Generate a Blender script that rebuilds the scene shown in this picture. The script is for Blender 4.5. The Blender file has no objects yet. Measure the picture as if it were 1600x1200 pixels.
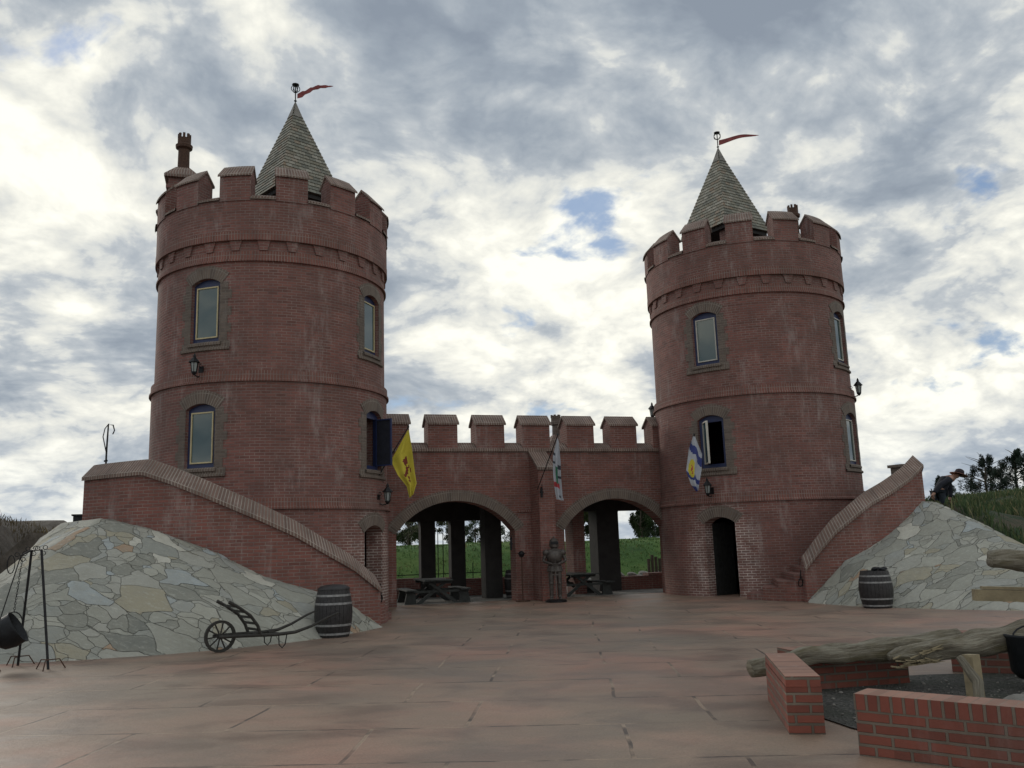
import bpy, bmesh, math, random
from mathutils import Vector, Matrix, noise as mnoise
rnd = random.Random(7)
sc = bpy.context.scene
col = sc.collection
R_ = math.radians
# ------------------------------------------------------------------ camera
cam = bpy.data.objects.new('camera', bpy.data.cameras.new('camera')); col.objects.link(cam); sc.camera = cam
r_ = Vector((0.958728, -0.282567, -0.031578)); u_ = Vector((-0.021130, -0.181562, 0.983153)); f_ = Vector((0.283540, 0.941908, 0.180039))
cam.matrix_world = Matrix(((r_.x, u_.x, -f_.x, -7.4798), (r_.y, u_.y, -f_.y, -23.0222), (r_.z, u_.z, -f_.z, 1.5), (0, 0, 0, 1)))
cam.data.sensor_width = 36; cam.data.lens = 36*1379.5/1600; cam.data.clip_end = 3000; cam.data.clip_start = .05
sc.render.resolution_x = 1024; sc.render.resolution_y = 768
sc.view_settings.view_transform = 'Standard'; sc.view_settings.look = 'None'; sc.view_settings.gamma = 1
sc.view_settings.exposure = 0.0
# ------------------------------------------------------------------ node helper
class NT:
    def __init__(s, tree): s.t = tree; s.n = tree.nodes; s.l = tree.links; s.n.clear()
    def node(s, typ, ins=None, **kw):
        nd = s.n.new(typ)
        for k, v in kw.items(): setattr(nd, k, v)
        for k, v in (ins or {}).items(): s.put(nd.inputs[k], v)
        return nd
    def put(s, sock, v):
        if isinstance(v, bpy.types.NodeSocket): s.l.new(v, sock)
        elif isinstance(v, (tuple, list)) and len(v) == 3 and sock.type == 'RGBA': sock.default_value = (*v, 1)
        else: sock.default_value = v
    def math(s, op, a, b=0.0, c=None, clamp=False):
        nd = s.node('ShaderNodeMath', {0: a, 1: b}, operation=op, use_clamp=clamp)
        if c is not None: s.put(nd.inputs[2], c)
        return nd.outputs[0]
    def mix(s, f, a, b, blend='MIX'):
        nd = s.n.new('ShaderNodeMix'); nd.data_type = 'RGBA'; nd.blend_type = blend
        s.put(nd.inputs[0], f); s.put(nd.inputs[6], a); s.put(nd.inputs[7], b); return nd.outputs[2]
    def ramp(s, f, stops, interp='LINEAR'):
        nd = s.n.new('ShaderNodeValToRGB'); nd.color_ramp.interpolation = interp; e = nd.color_ramp.elements
        while len(e) < len(stops): e.new(.5)
        for q, (p, c) in zip(e, stops):
            q.position = p; q.color = (*c, 1) if isinstance(c, tuple) else (c, c, c, 1)
        s.put(nd.inputs[0], f); return nd.outputs[0]
    def noise(s, vec, scale, detail=4, rough=.55, dist=0.0):
        return s.node('ShaderNodeTexNoise', {'Vector': vec, 'Scale': scale, 'Detail': detail, 'Roughness': rough, 'Distortion': dist}).outputs[0]
    def mapping(s, vec, loc=(0, 0, 0), rot=(0, 0, 0), scale=(1, 1, 1)):
        return s.node('ShaderNodeMapping', {'Vector': vec, 'Location': loc, 'Rotation': rot, 'Scale': scale}).outputs[0]
# ------------------------------------------------------------------ sky: Nishita blue behind a broken cloud layer, mapped by direction
SUN = Vector((-0.40, 0.86, 0.36)).normalized()
w = bpy.data.worlds.new('World'); sc.world = w; w.use_nodes = True
N = NT(w.node_tree)
tc = N.node('ShaderNodeTexCoord'); G = tc.outputs['Generated']
sky = N.node('ShaderNodeTexSky', sky_type='NISHITA', sun_disc=False)
sky.sun_elevation = math.asin(SUN.z); sky.sun_rotation = math.atan2(SUN.x, SUN.y); sky.air_density = 1.2; sky.dust_density = .6; sky.ozone_density = 1.5
sep = N.node('ShaderNodeSeparateXYZ', {0: G})
zc = N.math('MAXIMUM', sep.outputs[2], 0.0)
den = N.math('ADD', zc, 0.36)
P = N.node('ShaderNodeCombineXYZ', {0: N.math('DIVIDE', sep.outputs[0], den), 1: N.math('DIVIDE', sep.outputs[1], den), 2: 0.0}).outputs[0]
def warped(P, sc_, amt, loc=(0, 0, 0)):
    wv = N.node('ShaderNodeTexNoise', {'Vector': N.mapping(P, loc=loc), 'Scale': sc_, 'Detail': 2.0}).outputs[1]
    wv = N.node('ShaderNodeVectorMath', {0: wv, 1: (.5, .5, .5)}, operation='SUBTRACT').outputs[0]
    wv = N.node('ShaderNodeVectorMath', {0: wv, 'Scale': amt}, operation='SCALE').outputs[0]
    return N.node('ShaderNodeVectorMath', {0: P, 1: wv}, operation='ADD').outputs[0]
Pw = warped(P, 1.6, .22)
Pm = warped(Pw, 6.0, .05, (2, 5, 0))
big = N.noise(Pw, 2.6, 3, .5)
med = N.noise(N.mapping(Pm, loc=(3.1, 1.7, 0)), 3.5, 8, .55)
fine = N.noise(N.mapping(Pm, loc=(7.3, -2.2, 0)), 19.0, 7, .58)
bil = N.math('ABSOLUTE', N.math('SUBTRACT', N.noise(N.mapping(Pm, loc=(1.3, 8.2, 0)), 4.4, 5, .5), .5))
bil2 = N.math('ABSOLUTE', N.math('SUBTRACT', N.noise(N.mapping(Pm, loc=(4.3, 2.2, 0)), 20.0, 4, .5), .5))
gap = N.noise(N.mapping(Pm, loc=(-5.6, 4.1, 2.0)), 4.6, 6, .55)
BR = [((-0.187, 0.912, 0.364), 3.5, .30), ((-0.187, 0.912, 0.364), 7, .20), ((0.248, 0.902, 0.353), 8, .16), ((0.372, 0.844, 0.386), 8, .20), ((0.475, 0.736, 0.483), 10, -.14), ((0.644, 0.672, 0.366), 13, .14),
      ((0.322, 0.796, 0.512), 12, -.17), ((-0.002, 0.863, 0.506), 9, -.02), ((0.202, 0.886, 0.417), 6, -.08), ((-0.064, 0.885, 0.46), 5, .14), ((0.333, 0.895, 0.297), 8, .12),
      ((0.06, 0.91, 0.40), 7, -.10), ((0.106, 0.962, 0.252), 7, -.10), ((-0.202, 0.972, 0.123), 9, .20), ((.25, .96, .10), 12, .10), ((.68, .72, .09), 9, .10), ((0.284, 0.942, 0.18), 7, .10), ((0.6, .55, .58), 14, -.08), ((-0.19, .96, .23), 7, -.18), ((.66, .72, .23), 9, .04), ((0, 0, 1), 45, -.10), ((.3, -.8, .5), 70, .10)]
bias = 0.0
for d, wd, wt in BR:
    dot = N.node('ShaderNodeVectorMath', {0: G, 1: tuple(Vector(d).normalized())}, operation='DOT_PRODUCT').outputs['Value']
    mr = N.node('ShaderNodeMapRange', {0: dot, 1: math.cos(R_(wd*1.5)), 2: 1.0, 3: 0.0, 4: wt}, interpolation_type='SMOOTHSTEP').outputs[0]
    bias = N.math('ADD', bias, mr)
v = N.math('MULTIPLY_ADD', big, .95, -.475)
v = N.math('ADD', v, N.math('MULTIPLY_ADD', med, 1.7, -.85))
v = N.math('ADD', v, N.math('MULTIPLY_ADD', fine, .58, -.29))
v = N.math('ADD', v, N.math('MULTIPLY_ADD', bil, 1.5, -.15)); v = N.math('ADD', v, N.math('MULTIPLY_ADD', bil2, .5, -.05))
v = N.math('ADD', N.math('ADD', v, bias), .575)
cl = N.ramp(v, [(0, (.29, .34, .41)), (.25, (.37, .425, .49)), (.42, (.48, .53, .58)), (.54, (.59, .63, .66)), (.62, (.76, .78, .76)), (.76, (.92, .92, .85)), (1, (1.20, 1.18, 1.05))])
cov = N.math('MULTIPLY_ADD', gap, 1.0, 0.0)
GP = [((0.30, 0.908, 0.291), 3, .13), ((0.699, 0.697, 0.163), 3, .15), ((.372, .86, .36), 3, .09), ((.66, .64, .40), 5, .03), ((0.05, .9, .44), 4, .0), ((.26, .96, .12), 7, .05)]
for d, wd, wt in GP:
    dot = N.node('ShaderNodeVectorMath', {0: G, 1: tuple(Vector(d).normalized())}, operation='DOT_PRODUCT').outputs['Value']
    cov = N.math('ADD', cov, N.node('ShaderNodeMapRange', {0: dot, 1: math.cos(R_(wd*1.4)), 2: 1.0, 3: 0.0, 4: wt}, interpolation_type='SMOOTHSTEP').outputs[0])
gapm = N.node('ShaderNodeMapRange', {0: cov, 1: .65, 2: .75, 3: 0.0, 4: .85}, interpolation_type='SMOOTHSTEP').outputs[0]
# low on the horizon the layer thins into bluish bands
hb = N.node('ShaderNodeMapRange', {0: sep.outputs[2], 1: .0, 2: .16, 3: .30, 4: 0.0}, interpolation_type='SMOOTHSTEP').outputs[0]
cl = N.mix(hb, cl, (.55, .66, .80))
cl10 = N.node('ShaderNodeVectorMath', {0: cl, 'Scale': 10.0}, operation='SCALE').outputs[0]
skyc = N.mix(0.55, sky.outputs[0], (2.5, 4.1, 7.4))
outc = N.mix(gapm, cl10, skyc)
bg = N.node('ShaderNodeBackground', {0: outc, 1: 0.092})
N.l.new(bg.outputs[0], N.node('ShaderNodeOutputWorld').inputs[0])
# ------------------------------------------------------------------ sun, veiled by cloud
sd = bpy.data.lights.new('sun', 'SUN'); sd.energy = .9; sd.angle = R_(14); sd.color = (1, .93, .82)
so = bpy.data.objects.new('sun', sd); col.objects.link(so); so.rotation_euler = SUN.to_track_quat('Z', 'Y').to_euler()
# ------------------------------------------------------------------ materials
M = {}
def mat(name):
    m = bpy.data.materials.new(name); m.use_nodes = True; n = NT(m.node_tree); M[name] = m
    b = n.node('ShaderNodeBsdfPrincipled'); n.l.new(b.outputs[0], n.node('ShaderNodeOutputMaterial').inputs[0])
    return m, n, b
def simple(name, c, rough=.6, metal=0.0, var=.25, scale=6.0, bump=.0, ior=1.5):
    m, n, b = mat(name); pos = n.node('ShaderNodeTexCoord').outputs['Object']
    a = n.noise(pos, scale, 5, .6)
    f = n.ramp(a, [(.3, 1-var), (.7, 1+var)])
    n.put(b.inputs['Base Color'], n.mix(1.0, c, f, 'MULTIPLY')); b.inputs['Roughness'].default_value = rough; b.inputs['Metallic'].default_value = metal; b.inputs['IOR'].default_value = ior
    if bump: n.l.new(n.node('ShaderNodeBump', {'Strength': bump, 'Distance': .02, 'Height': n.noise(pos, scale*4, 5, .65)}).outputs[0], b.inputs['Normal'])
    return m
def brick(name, c1, c2, mort, bw=.215, bh=.066, ms=.008, off=.5, eff=.35, bump=.8, grime=.35, door=False):
    m, n, b = mat(name); uv = n.node('ShaderNodeUVMap').outputs[0]; pos = n.node('ShaderNodeNewGeometry').outputs['Position']
    jit = n.node('ShaderNodeTexNoise', {'Vector': uv, 'Scale': 9.0, 'Detail': 2.0}).outputs[1]
    jit = n.node('ShaderNodeVectorMath', {0: n.node('ShaderNodeVectorMath', {0: jit, 1: (.5, .5, .5)}, operation='SUBTRACT').outputs[0], 'Scale': .008}, operation='SCALE').outputs[0]
    uvj = n.node('ShaderNodeVectorMath', {0: uv, 1: jit}, operation='ADD').outputs[0]
    bt = n.node('ShaderNodeTexBrick', {'Vector': uvj, 'Color1': (0, 0, 0), 'Color2': (1, 1, 1), 'Mortar': (.5, .5, .5), 'Scale': 1.0, 'Mortar Size': ms, 'Mortar Smooth': .25, 'Bias': 0.0, 'Brick Width': bw, 'Row Height': bh}, offset=off)
    t = n.mix(1.0, bt.outputs[0], n.ramp(n.noise(uv, 3.1, 5, .7), [(.3, .2), (.7, 1.1)]), 'MULTIPLY')
    c = n.mix(t, c1, c2)
    c = n.mix(n.ramp(n.node('ShaderNodeTexWhiteNoise', {'W': n.math('FLOOR', n.math('DIVIDE', n.node('ShaderNodeSeparateXYZ', {0: uv}).outputs[1], bh))}, noise_dimensions='1D').outputs[0], [(.0, .0), (.75, .0), (1., .35)]), c, tuple(x*.75 for x in c2))
    c = n.mix(n.ramp(n.noise(pos, .45, 4, .6), [(.40, 0.), (.62, .40)]), c, tuple(x*.62 for x in c1))
    # stray over- and under-fired bricks
    sp = n.node('ShaderNodeTexWhiteNoise', {'Vector': n.node('ShaderNodeVectorMath', {0: n.node('ShaderNodeVectorMath', {0: uv, 1: (bw, bh, 1)}, operation='DIVIDE').outputs[0]}, operation='FLOOR').outputs[0]}, noise_dimensions='2D').outputs[0]
    c = n.mix(n.ramp(sp, [(.0, .55), (.14, .0), (.86, .0), (1., .45)]), c, tuple(x*.45 for x in c1))
    mo = n.mix(n.ramp(n.noise(pos, 2.2, 4), [(.35, 0.), (.65, 1.)]), tuple(x*.55 for x in mort), mort)
    if door:      # lime bloom in the joints round the ground-floor doorway
        ob = n.node('ShaderNodeSeparateXYZ', {0: n.node('ShaderNodeTexCoord').outputs['Object']}); ax = n.math('ABSOLUTE', ob.outputs[0])
        dd = n.math('ADD', n.math('POWER', n.math('SUBTRACT', ax, 2.35), 2), n.math('ADD', n.math('POWER', n.math('ADD', ob.outputs[1], 1.7), 2), n.math('POWER', n.math('MULTIPLY', n.math('SUBTRACT', ob.outputs[2], .75), .62), 2)))
        dm = n.math('MULTIPLY', n.node('ShaderNodeMapRange', {0: dd, 1: .35, 2: 1.9, 3: 1.0, 4: 0.0}, interpolation_type='SMOOTHSTEP').outputs[0], n.ramp(n.noise(pos, 2.6, 5, .7), [(.36, .1), (.56, 1.)]))
        mo = n.mix(n.math('MULTIPLY', dm, .95), mo, (.85, .76, .70)); c = n.mix(n.math('MULTIPLY', dm, .32), c, (.36, .30, .26))
    c = n.mix(bt.outputs[1], c, mo)
    # weathering: broad grime, lime bloom streaking down
    g = n.noise(pos, .9, 7, .68)
    c = n.mix(n.ramp(g, [(.40, 0.), (.68, grime)]), c, (.085, .07, .058))
    e1 = n.noise(n.mapping(pos, scale=(1.6, 1.6, .55)), 1.2, 7, .72); e2 = n.noise(n.mapping(pos, scale=(5, 5, .9)), 2.2, 5, .7)
    ef = n.math('MULTIPLY', n.ramp(e1, [(.50, 0.), (.62, 1.)]), n.ramp(e2, [(.42, 0.), (.62, 1.)]))
    c = n.mix(n.math('MULTIPLY', ef, eff), c, (.46, .41, .39))
    n.put(b.inputs['Base Color'], c); b.inputs['Roughness'].default_value = .88
    h = n.math('SUBTRACT', n.math('MULTIPLY', n.noise(pos, 26, 5, .7), .35), bt.outputs[1])
    n.l.new(n.node('ShaderNodeBump', {'Strength': bump, 'Distance': .012, 'Height': h}).outputs[0], b.inputs['Normal'])
    return m
brick('brick', (.275, .116, .096), (.162, .074, .065), (.33, .255, .225), eff=.36, door=True)
brick('brick_wall', (.275, .106, .084), (.162, .070, .060), (.33, .25, .22), eff=.3)
brick('brick_soldier', (.265, .108, .084), (.16, .070, .058), (.35, .28, .25), bw=.066, bh=.24, off=0, eff=.2)
brick('brick_pale_joint', (.20, .072, .055), (.14, .058, .05), (.50, .44, .40), ms=.014, eff=.6)
brick('brick_grey', (.185, .145, .118), (.125, .10, .086), (.25, .215, .185), eff=.15, grime=.2)
brick('brick_arch', (.19, .145, .115), (.12, .094, .08), (.30, .26, .225), bw=.066, bh=.24, off=0, ms=.010, eff=.1, grime=.2)
brick('brick_cope', (.235, .148, .118), (.15, .098, .082), (.42, .35, .30), bw=.068, bh=.235, off=0, ms=.013, eff=.2, grime=.25, bump=1.0)
brick('brick_new', (.265, .078, .052), (.165, .053, .038), (.215, .175, .135), bw=.235, bh=.075, ms=.0115, eff=.10, grime=.40, bump=1.0)
brick('brick_new_top', (.265, .078, .053), (.165, .055, .04), (.215, .175, .135), bw=.083, bh=.4, off=0, ms=.0115, eff=.05, grime=.1, bump=1.0)
brick('brick_new_cap', (.34, .185, .135), (.25, .14, .105), (.29, .21, .16), bw=.083, bh=.4, off=0, ms=.004, eff=.15, grime=.1, bump=.5)
simple('iron', (.020, .020, .022), .5, .6, .3, 20, .3)
simple('rust_iron', (.085, .045, .03), .75, .3, .4, 25, .4)
simple('steel', (.105, .092, .084), .5, .6, .35, 14, .2)
simple('cauldron', (.018, .020, .023), .55, .5, .3, 9, .3)
simple('blue_paint', (.022, .034, .10), .45, 0, .15, 5)
simple('sash_paint', (.55, .47, .27), .5, 0, .12, 5)
simple('sash_white', (.52, .50, .44), .5, 0, .12, 5)
simple('dark_room', (.012, .014, .018), .9)
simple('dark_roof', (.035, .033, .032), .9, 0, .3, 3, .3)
simple('black_wood', (.020, .021, .020), .55, 0, .5, 12, .5)
simple('barrel_wood', (.022, .020, .021), .5, 0, .5, 12, .4)
simple('hoop', (.28, .28, .28), .45, .5, .3, 18, .2)
simple('table_wood', (.03, .034, .032), .7, 0, .4, 6, .4)
simple('cart_wood', (.028, .026, .022), .7, 0, .45, 14, .5)
simple('skin', (.35, .2, .15), .6); simple('navy', (.012, .014, .024), .85, 0, .3, 9, .3); simple('denim', (.02, .028, .04), .9, 0, .3, 9, .3)
simple('hat_cloth', (.33, .17, .13), .85, 0, .2, 9); simple('hat_top', (.03, .02, .025), .85)
simple('red_enamel', (.28, .02, .02), .5, 0, .3, 9); simple('stone_grey', (.22, .21, .19), .9, 0, .35, 5, .8)
simple('pennant_red', (.24, .05, .05), .7, 0, .3, 5)
simple('yellow_cloth', (.52, .44, .045), .85, 0, .12, 3, .2); simple('lion_red', (.17, .030, .02), .85, 0, .2, 9)
simple('white_cloth', (.40, .42, .46), .85, 0, .12, 3, .2); simple('green_cloth', (.03, .14, .08), .85); simple('blue_cloth', (.035, .05, .19), .85, 0, .15, 3); simple('red_cloth', (.38, .04, .05), .85); simple('dark_cloth', (.05, .06, .08), .85)
simple('bark', (.075, .06, .045), .9, 0, .4, 8, .8)
simple('raw_timber', (.30, .245, .15), .8, 0, .25, 7, .5)
simple('twig', (.09, .07, .045), .9)
simple('lamp_glass', (.30, .33, .32), .15, 0, .1, 5)
for nm, c in (('leaf', (.032, .052, .018)), ('leaf_pine', (.014, .030, .018)), ('leaf_dry', (.10, .075, .035)), ('leaf_birch', (.05, .058, .022))):
    m, n, b = mat(nm); oi = n.node('ShaderNodeNewGeometry').outputs['Random Per Island']
    n.put(b.inputs['Base Color'], n.mix(oi, tuple(x*.55 for x in c), tuple(x*1.6 for x in c))); b.inputs['Roughness'].default_value = .75
# glass: sky-reflecting dark pane
m, n, b = mat('glass'); b.inputs['Base Color'].default_value = (.024, .062, .062, 1); b.inputs['Roughness'].default_value = .05; b.inputs['IOR'].default_value = 1.85
pos = n.node('ShaderNodeTexCoord').outputs['Object']
n.l.new(n.node('ShaderNodeBump', {'Strength': .05, 'Distance': .05, 'Height': n.noise(pos, 1.5, 1)}).outputs[0], b.inputs['Normal'])
# weathered split log
m, n, b = mat('log'); pos = n.node('ShaderNodeTexCoord').outputs['UV']
a = n.noise(n.mapping(pos, scale=(1.3, 9, 1)), 2.4, 8, .7); a2 = n.noise(n.mapping(pos, scale=(1., 2, 1)), 1.7, 6, .7)
c = n.ramp(a, [(.25, (.08, .065, .045)), (.42, (.22, .19, .14)), (.58, (.35, .32, .25)), (.8, (.48, .45, .37))])
c = n.mix(n.ramp(a2, [(.48, 0.), (.62, .8)]), c, (.14, .115, .055))
n.put(b.inputs['Base Color'], c); b.inputs['Roughness'].default_value = .85
n.l.new(n.node('ShaderNodeBump', {'Strength': .9, 'Distance': .03, 'Height': n.math('ADD', a, n.noise(n.mapping(pos, scale=(2, 30, 1)), 3, 4))}).outputs[0], b.inputs['Normal'])
# crazy-paved flagstone: irregular shards of several sizes, joints mostly smeared over
m, n, b = mat('flagstone'); uv = n.node('ShaderNodeUVMap').outputs[0]
def wrp(vec, sc_, amt):
    wp = n.node('ShaderNodeTexNoise', {'Vector': vec, 'Scale': sc_, 'Detail': 2.0}).outputs[1]
    wp = n.node('ShaderNodeVectorMath', {0: n.node('ShaderNodeVectorMath', {0: wp, 1: (.5, .5, .5)}, operation='SUBTRACT').outputs[0], 'Scale': amt}, operation='SCALE').outputs[0]
    return n.node('ShaderNodeVectorMath', {0: vec, 1: wp}, operation='ADD').outputs[0]
ua = wrp(n.mapping(uv, rot=(0, 0, .35), scale=(1.0, 1.75, 1)), .9, .5); ub = wrp(n.mapping(uv, loc=(3, 7, 0), rot=(0, 0, -.5), scale=(1.0, 1.5, 1)), 1.3, .4)
def vor(vec, sc_):
    a = n.node('ShaderNodeTexVoronoi', {'Vector': vec, 'Scale': sc_, 'Randomness': 1.0}, voronoi_dimensions='2D', feature='F1', distance='MANHATTAN')
    f2 = n.node('ShaderNodeTexVoronoi', {'Vector': vec, 'Scale': sc_, 'Randomness': 1.0}, voronoi_dimensions='2D', feature='F2', distance='MANHATTAN')
    return n.node('ShaderNodeSeparateXYZ', {0: a.outputs['Color']}), n.math('SUBTRACT', f2.outputs['Distance'], a.outputs['Distance'])
rA, eA = vor(ua, 1.5); rB, eB = vor(ub, 3.0)
sel = n.math('GREATER_THAN', rA.outputs[1], .62)
rv = n.mix(sel, rA.outputs[0], rB.outputs[0]); ed = n.node('ShaderNodeMix', data_type='FLOAT'); n.put(ed.inputs[0], sel); n.put(ed.inputs[2], eA); n.put(ed.inputs[3], n.math('MINIMUM', eA, n.math('MULTIPLY', eB, .6))); ed = ed.outputs[0]
STONES = [(0, (.20, .20, .18)), (.16, (.27, .268, .24)), (.34, (.31, .305, .28)), (.50, (.24, .245, .23)), (.62, (.29, .262, .20)), (.70, (.27, .275, .265)), (.78, (.335, .33, .295)), (.86, (.155, .158, .145)), (.90, (.31, .20, .13)), (.92, (.30, .33, .35)), (.96, (.47, .455, .41))]
c = n.ramp(rv, STONES, 'CONSTANT')
c = n.mix(n.ramp(n.noise(uv, 1.7, 8, .75), [(.40, 0.), (.64, .5)]), c, (.235, .225, .195))
c = n.mix(n.ramp(n.noise(n.mapping(uv, rot=(0, 0, .3), scale=(1, 3.0, 1)), 5.5, 8, .82), [(.52, 0.), (.66, .6)]), c, (.42, .42, .385))
c = n.mix(n.ramp(n.noise(n.mapping(uv, loc=(5, 5, 0), scale=(1, 2.2, 1)), 3.5, 7, .75), [(.56, 0.), (.72, .55)]), c, (.16, .155, .135))
jn = n.node('ShaderNodeMapRange', {0: n.math('ADD', ed, n.math('MULTIPLY_ADD', n.noise(uv, 11, 4), .08, -.04)), 1: .0, 2: .034, 3: 1.0, 4: 0.0}, interpolation_type='SMOOTHSTEP').outputs[0]
jc = n.ramp(n.noise(uv, 1.6, 4, .6), [(.40, (.26, .255, .225)), (.50, (.25, .245, .215)), (.56, (.16, .155, .14)), (.64, (.25, .245, .22)), (.70, (.52, .51, .47))])
c = n.mix(n.math('MULTIPLY', jn, n.ramp(n.noise(uv, 1.1, 4, .6), [(.40, .06), (.60, .62)])), c, jc); c = n.mix(1.0, c, (1.16, 1.17, 1.12), 'MULTIPLY')
n.put(b.inputs['Base Color'], c); b.inputs['Roughness'].default_value = .8
h = n.math('ADD', n.math('MULTIPLY', jn, -.5), n.math('ADD', n.math('MULTIPLY', n.noise(uv, 7, 6, .7), .6), n.math('MULTIPLY', n.node('ShaderNodeSeparateXYZ', {0: rv}).outputs[0], 1.0)))
n.l.new(n.node('ShaderNodeBump', {'Strength': .8, 'Distance': .03, 'Height': h}).outputs[0], b.inputs['Normal'])
hd = n.math('ADD', n.math('MULTIPLY', jn, -.15), n.math('ADD', n.math('MULTIPLY', n.noise(uv, 5, 4, .6), .7), n.math('MULTIPLY', n.node('ShaderNodeSeparateXYZ', {0: rv}).outputs[0], .45)))
n.l.new(n.node('ShaderNodeDisplacement', {'Height': hd, 'Midlevel': .6, 'Scale': .032}).outputs[0], [q for q in n.n if q.type == 'OUTPUT_MATERIAL'][0].inputs['Displacement']); m.displacement_method = 'BOTH'
# stained stamped-concrete terrace
m, n, b = mat('patio'); pos = n.node('ShaderNodeNewGeometry').outputs['Position']
pr = n.mapping(pos, rot=(0, 0, R_(20)))
wj = n.node('ShaderNodeTexNoise', {'Vector': pr, 'Scale': .5, 'Detail': 3.0}).outputs[1]
wj = n.node('ShaderNodeVectorMath', {0: wj, 'Scale': .16}, operation='SCALE').outputs[0]
pj = n.node('ShaderNodeVectorMath', {0: pr, 1: wj}, operation='ADD').outputs[0]
bt = n.node('ShaderNodeTexBrick', {'Vector': pj, 'Color1': (0, 0, 0), 'Color2': (1, 1, 1), 'Mortar': (.5, .5, .5), 'Scale': 1.0, 'Mortar Size': .018, 'Mortar Smooth': .2, 'Bias': 0., 'Brick Width': 2.1, 'Row Height': 1.25}, offset=.37)
lay = n.noise(pr, .30, 5, .6)
c = n.ramp(lay, [(.36, (.25, .195, .145)), (.49, (.305, .208, .152)), (.60, (.37, .205, .150))])
c = n.mix(n.math('MULTIPLY', n.node('ShaderNodeSeparateXYZ', {0: bt.outputs[0]}).outputs[0], .22), c, (.20, .165, .13))
st = n.noise(n.mapping(pr, rot=(0, 0, .2), scale=(.85, 1.25, 1)), 1.0, 6, .58, .5); st2 = n.noise(n.mapping(pr, loc=(4, 2, 0), scale=(1, 1.2, 1)), .38, 6, .58, .4)
c = n.mix(n.ramp(st, [(.48, 0.), (.62, .58)]), c, (.130, .088, .070))
c = n.mix(n.ramp(st2, [(.47, 0.), (.60, .55)]), c, (.185, .150, .120))
c = n.mix(n.ramp(n.noise(n.mapping(pr, loc=(9, 5, 0), scale=(.9, 1.2, 1)), .8, 6, .6), [(.52, 0.), (.70, .5)]), c, (.42, .265, .195))
jm = n.math('MULTIPLY', bt.outputs[1], n.ramp(n.noise(pr, .8, 4), [(.38, .25), (.50, 1.)]))
c = n.mix(jm, c, n.mix(n.ramp(n.noise(pr, 1.7, 3), [(.44, 0.), (.56, 1.)]), (.07, .05, .04), (.34, .25, .18)))
c = n.mix(n.ramp(n.noise(pr, 42, 4, .8), [(.42, 0.), (.70, .5)]), c, (.12, .09, .07))
spk = n.node('ShaderNodeTexVoronoi', {'Vector': pr, 'Scale': 3.5}, feature='F1').outputs['Distance']
c = n.mix(n.ramp(spk, [(.018, .85), (.03, 0.)]), c, (.05, .04, .035))
n.put(b.inputs['Base Color'], c)
n.put(b.inputs['Roughness'], n.ramp(st, [(.4, .62), (.6, .48)]))
h = n.math('ADD', n.math('MULTIPLY', bt.outputs[1], -.8), n.math('ADD', n.math('MULTIPLY', n.noise(pr, 7, 6, .65), .4), n.math('MULTIPLY', n.noise(n.mapping(pr, scale=(.8, 2.5, 1)), 2.2, 5, .6), 1.2)))
n.l.new(n.node('ShaderNodeBump', {'Strength': .45, 'Distance': .02, 'Height': n.math('ADD', h, n.math('MULTIPLY', n.noise(pr, 60, 3, .8), .25))}).outputs[0], b.inputs['Normal'])
# terrain: grass with bare earth on the left bank
m, n, b = mat('terrain'); pos = n.node('ShaderNodeNewGeometry').outputs['Position']; px = n.node('ShaderNodeSeparateXYZ', {0: pos}).outputs[0]
g = n.ramp(n.noise(pos, .55, 8, .7), [(.3, (.045, .105, .026)), (.5, (.085, .17, .038)), (.7, (.15, .22, .055))])
e = n.ramp(n.noise(pos, 1.6, 8, .75), [(.3, (.045, .04, .03)), (.5, (.12, .10, .08)), (.7, (.20, .175, .15))])
g = n.mix(n.math('MULTIPLY', n.math('GREATER_THAN', px, 7.0), n.math('LESS_THAN', n.node('ShaderNodeSeparateXYZ', {0: pos}).outputs[1], 9.0)), g, n.mix(n.ramp(n.noise(pos, 1.1, 6, .7), [(.45, 0.), (.6, 1.)]), (.03, .055, .02), (.095, .08, .05)))
lf = n.math('ADD', n.math('MULTIPLY', px, -.5), n.math('MULTIPLY_ADD', n.noise(pos, .4, 5), 2.0, -5.6), clamp=True)
n.put(b.inputs['Base Color'], n.mix(lf, g, e)); b.inputs['Roughness'].default_value = .95
n.l.new(n.node('ShaderNodeBump', {'Strength': 1.0, 'Distance': .15, 'Height': n.noise(pos, 4, 8, .75)}).outputs[0], b.inputs['Normal'])
m, n, b = mat('grass_blade'); oi = n.node('ShaderNodeNewGeometry').outputs['Random Per Island']
n.put(b.inputs['Base Color'], n.ramp(oi, [(0, (.05, .11, .03)), (.5, (.095, .185, .05)), (.85, (.15, .23, .065)), (1, (.25, .23, .11))])); b.inputs['Roughness'].default_value = .8
m, n, b = mat('tall_grass_blade'); oi = n.node('ShaderNodeNewGeometry').outputs['Random Per Island']
n.put(b.inputs['Base Color'], n.ramp(oi, [(0, (.030, .060, .022)), (.5, (.058, .10, .034)), (.82, (.11, .14, .05)), (1, (.22, .18, .09))])); b.inputs['Roughness'].default_value = .8
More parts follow.
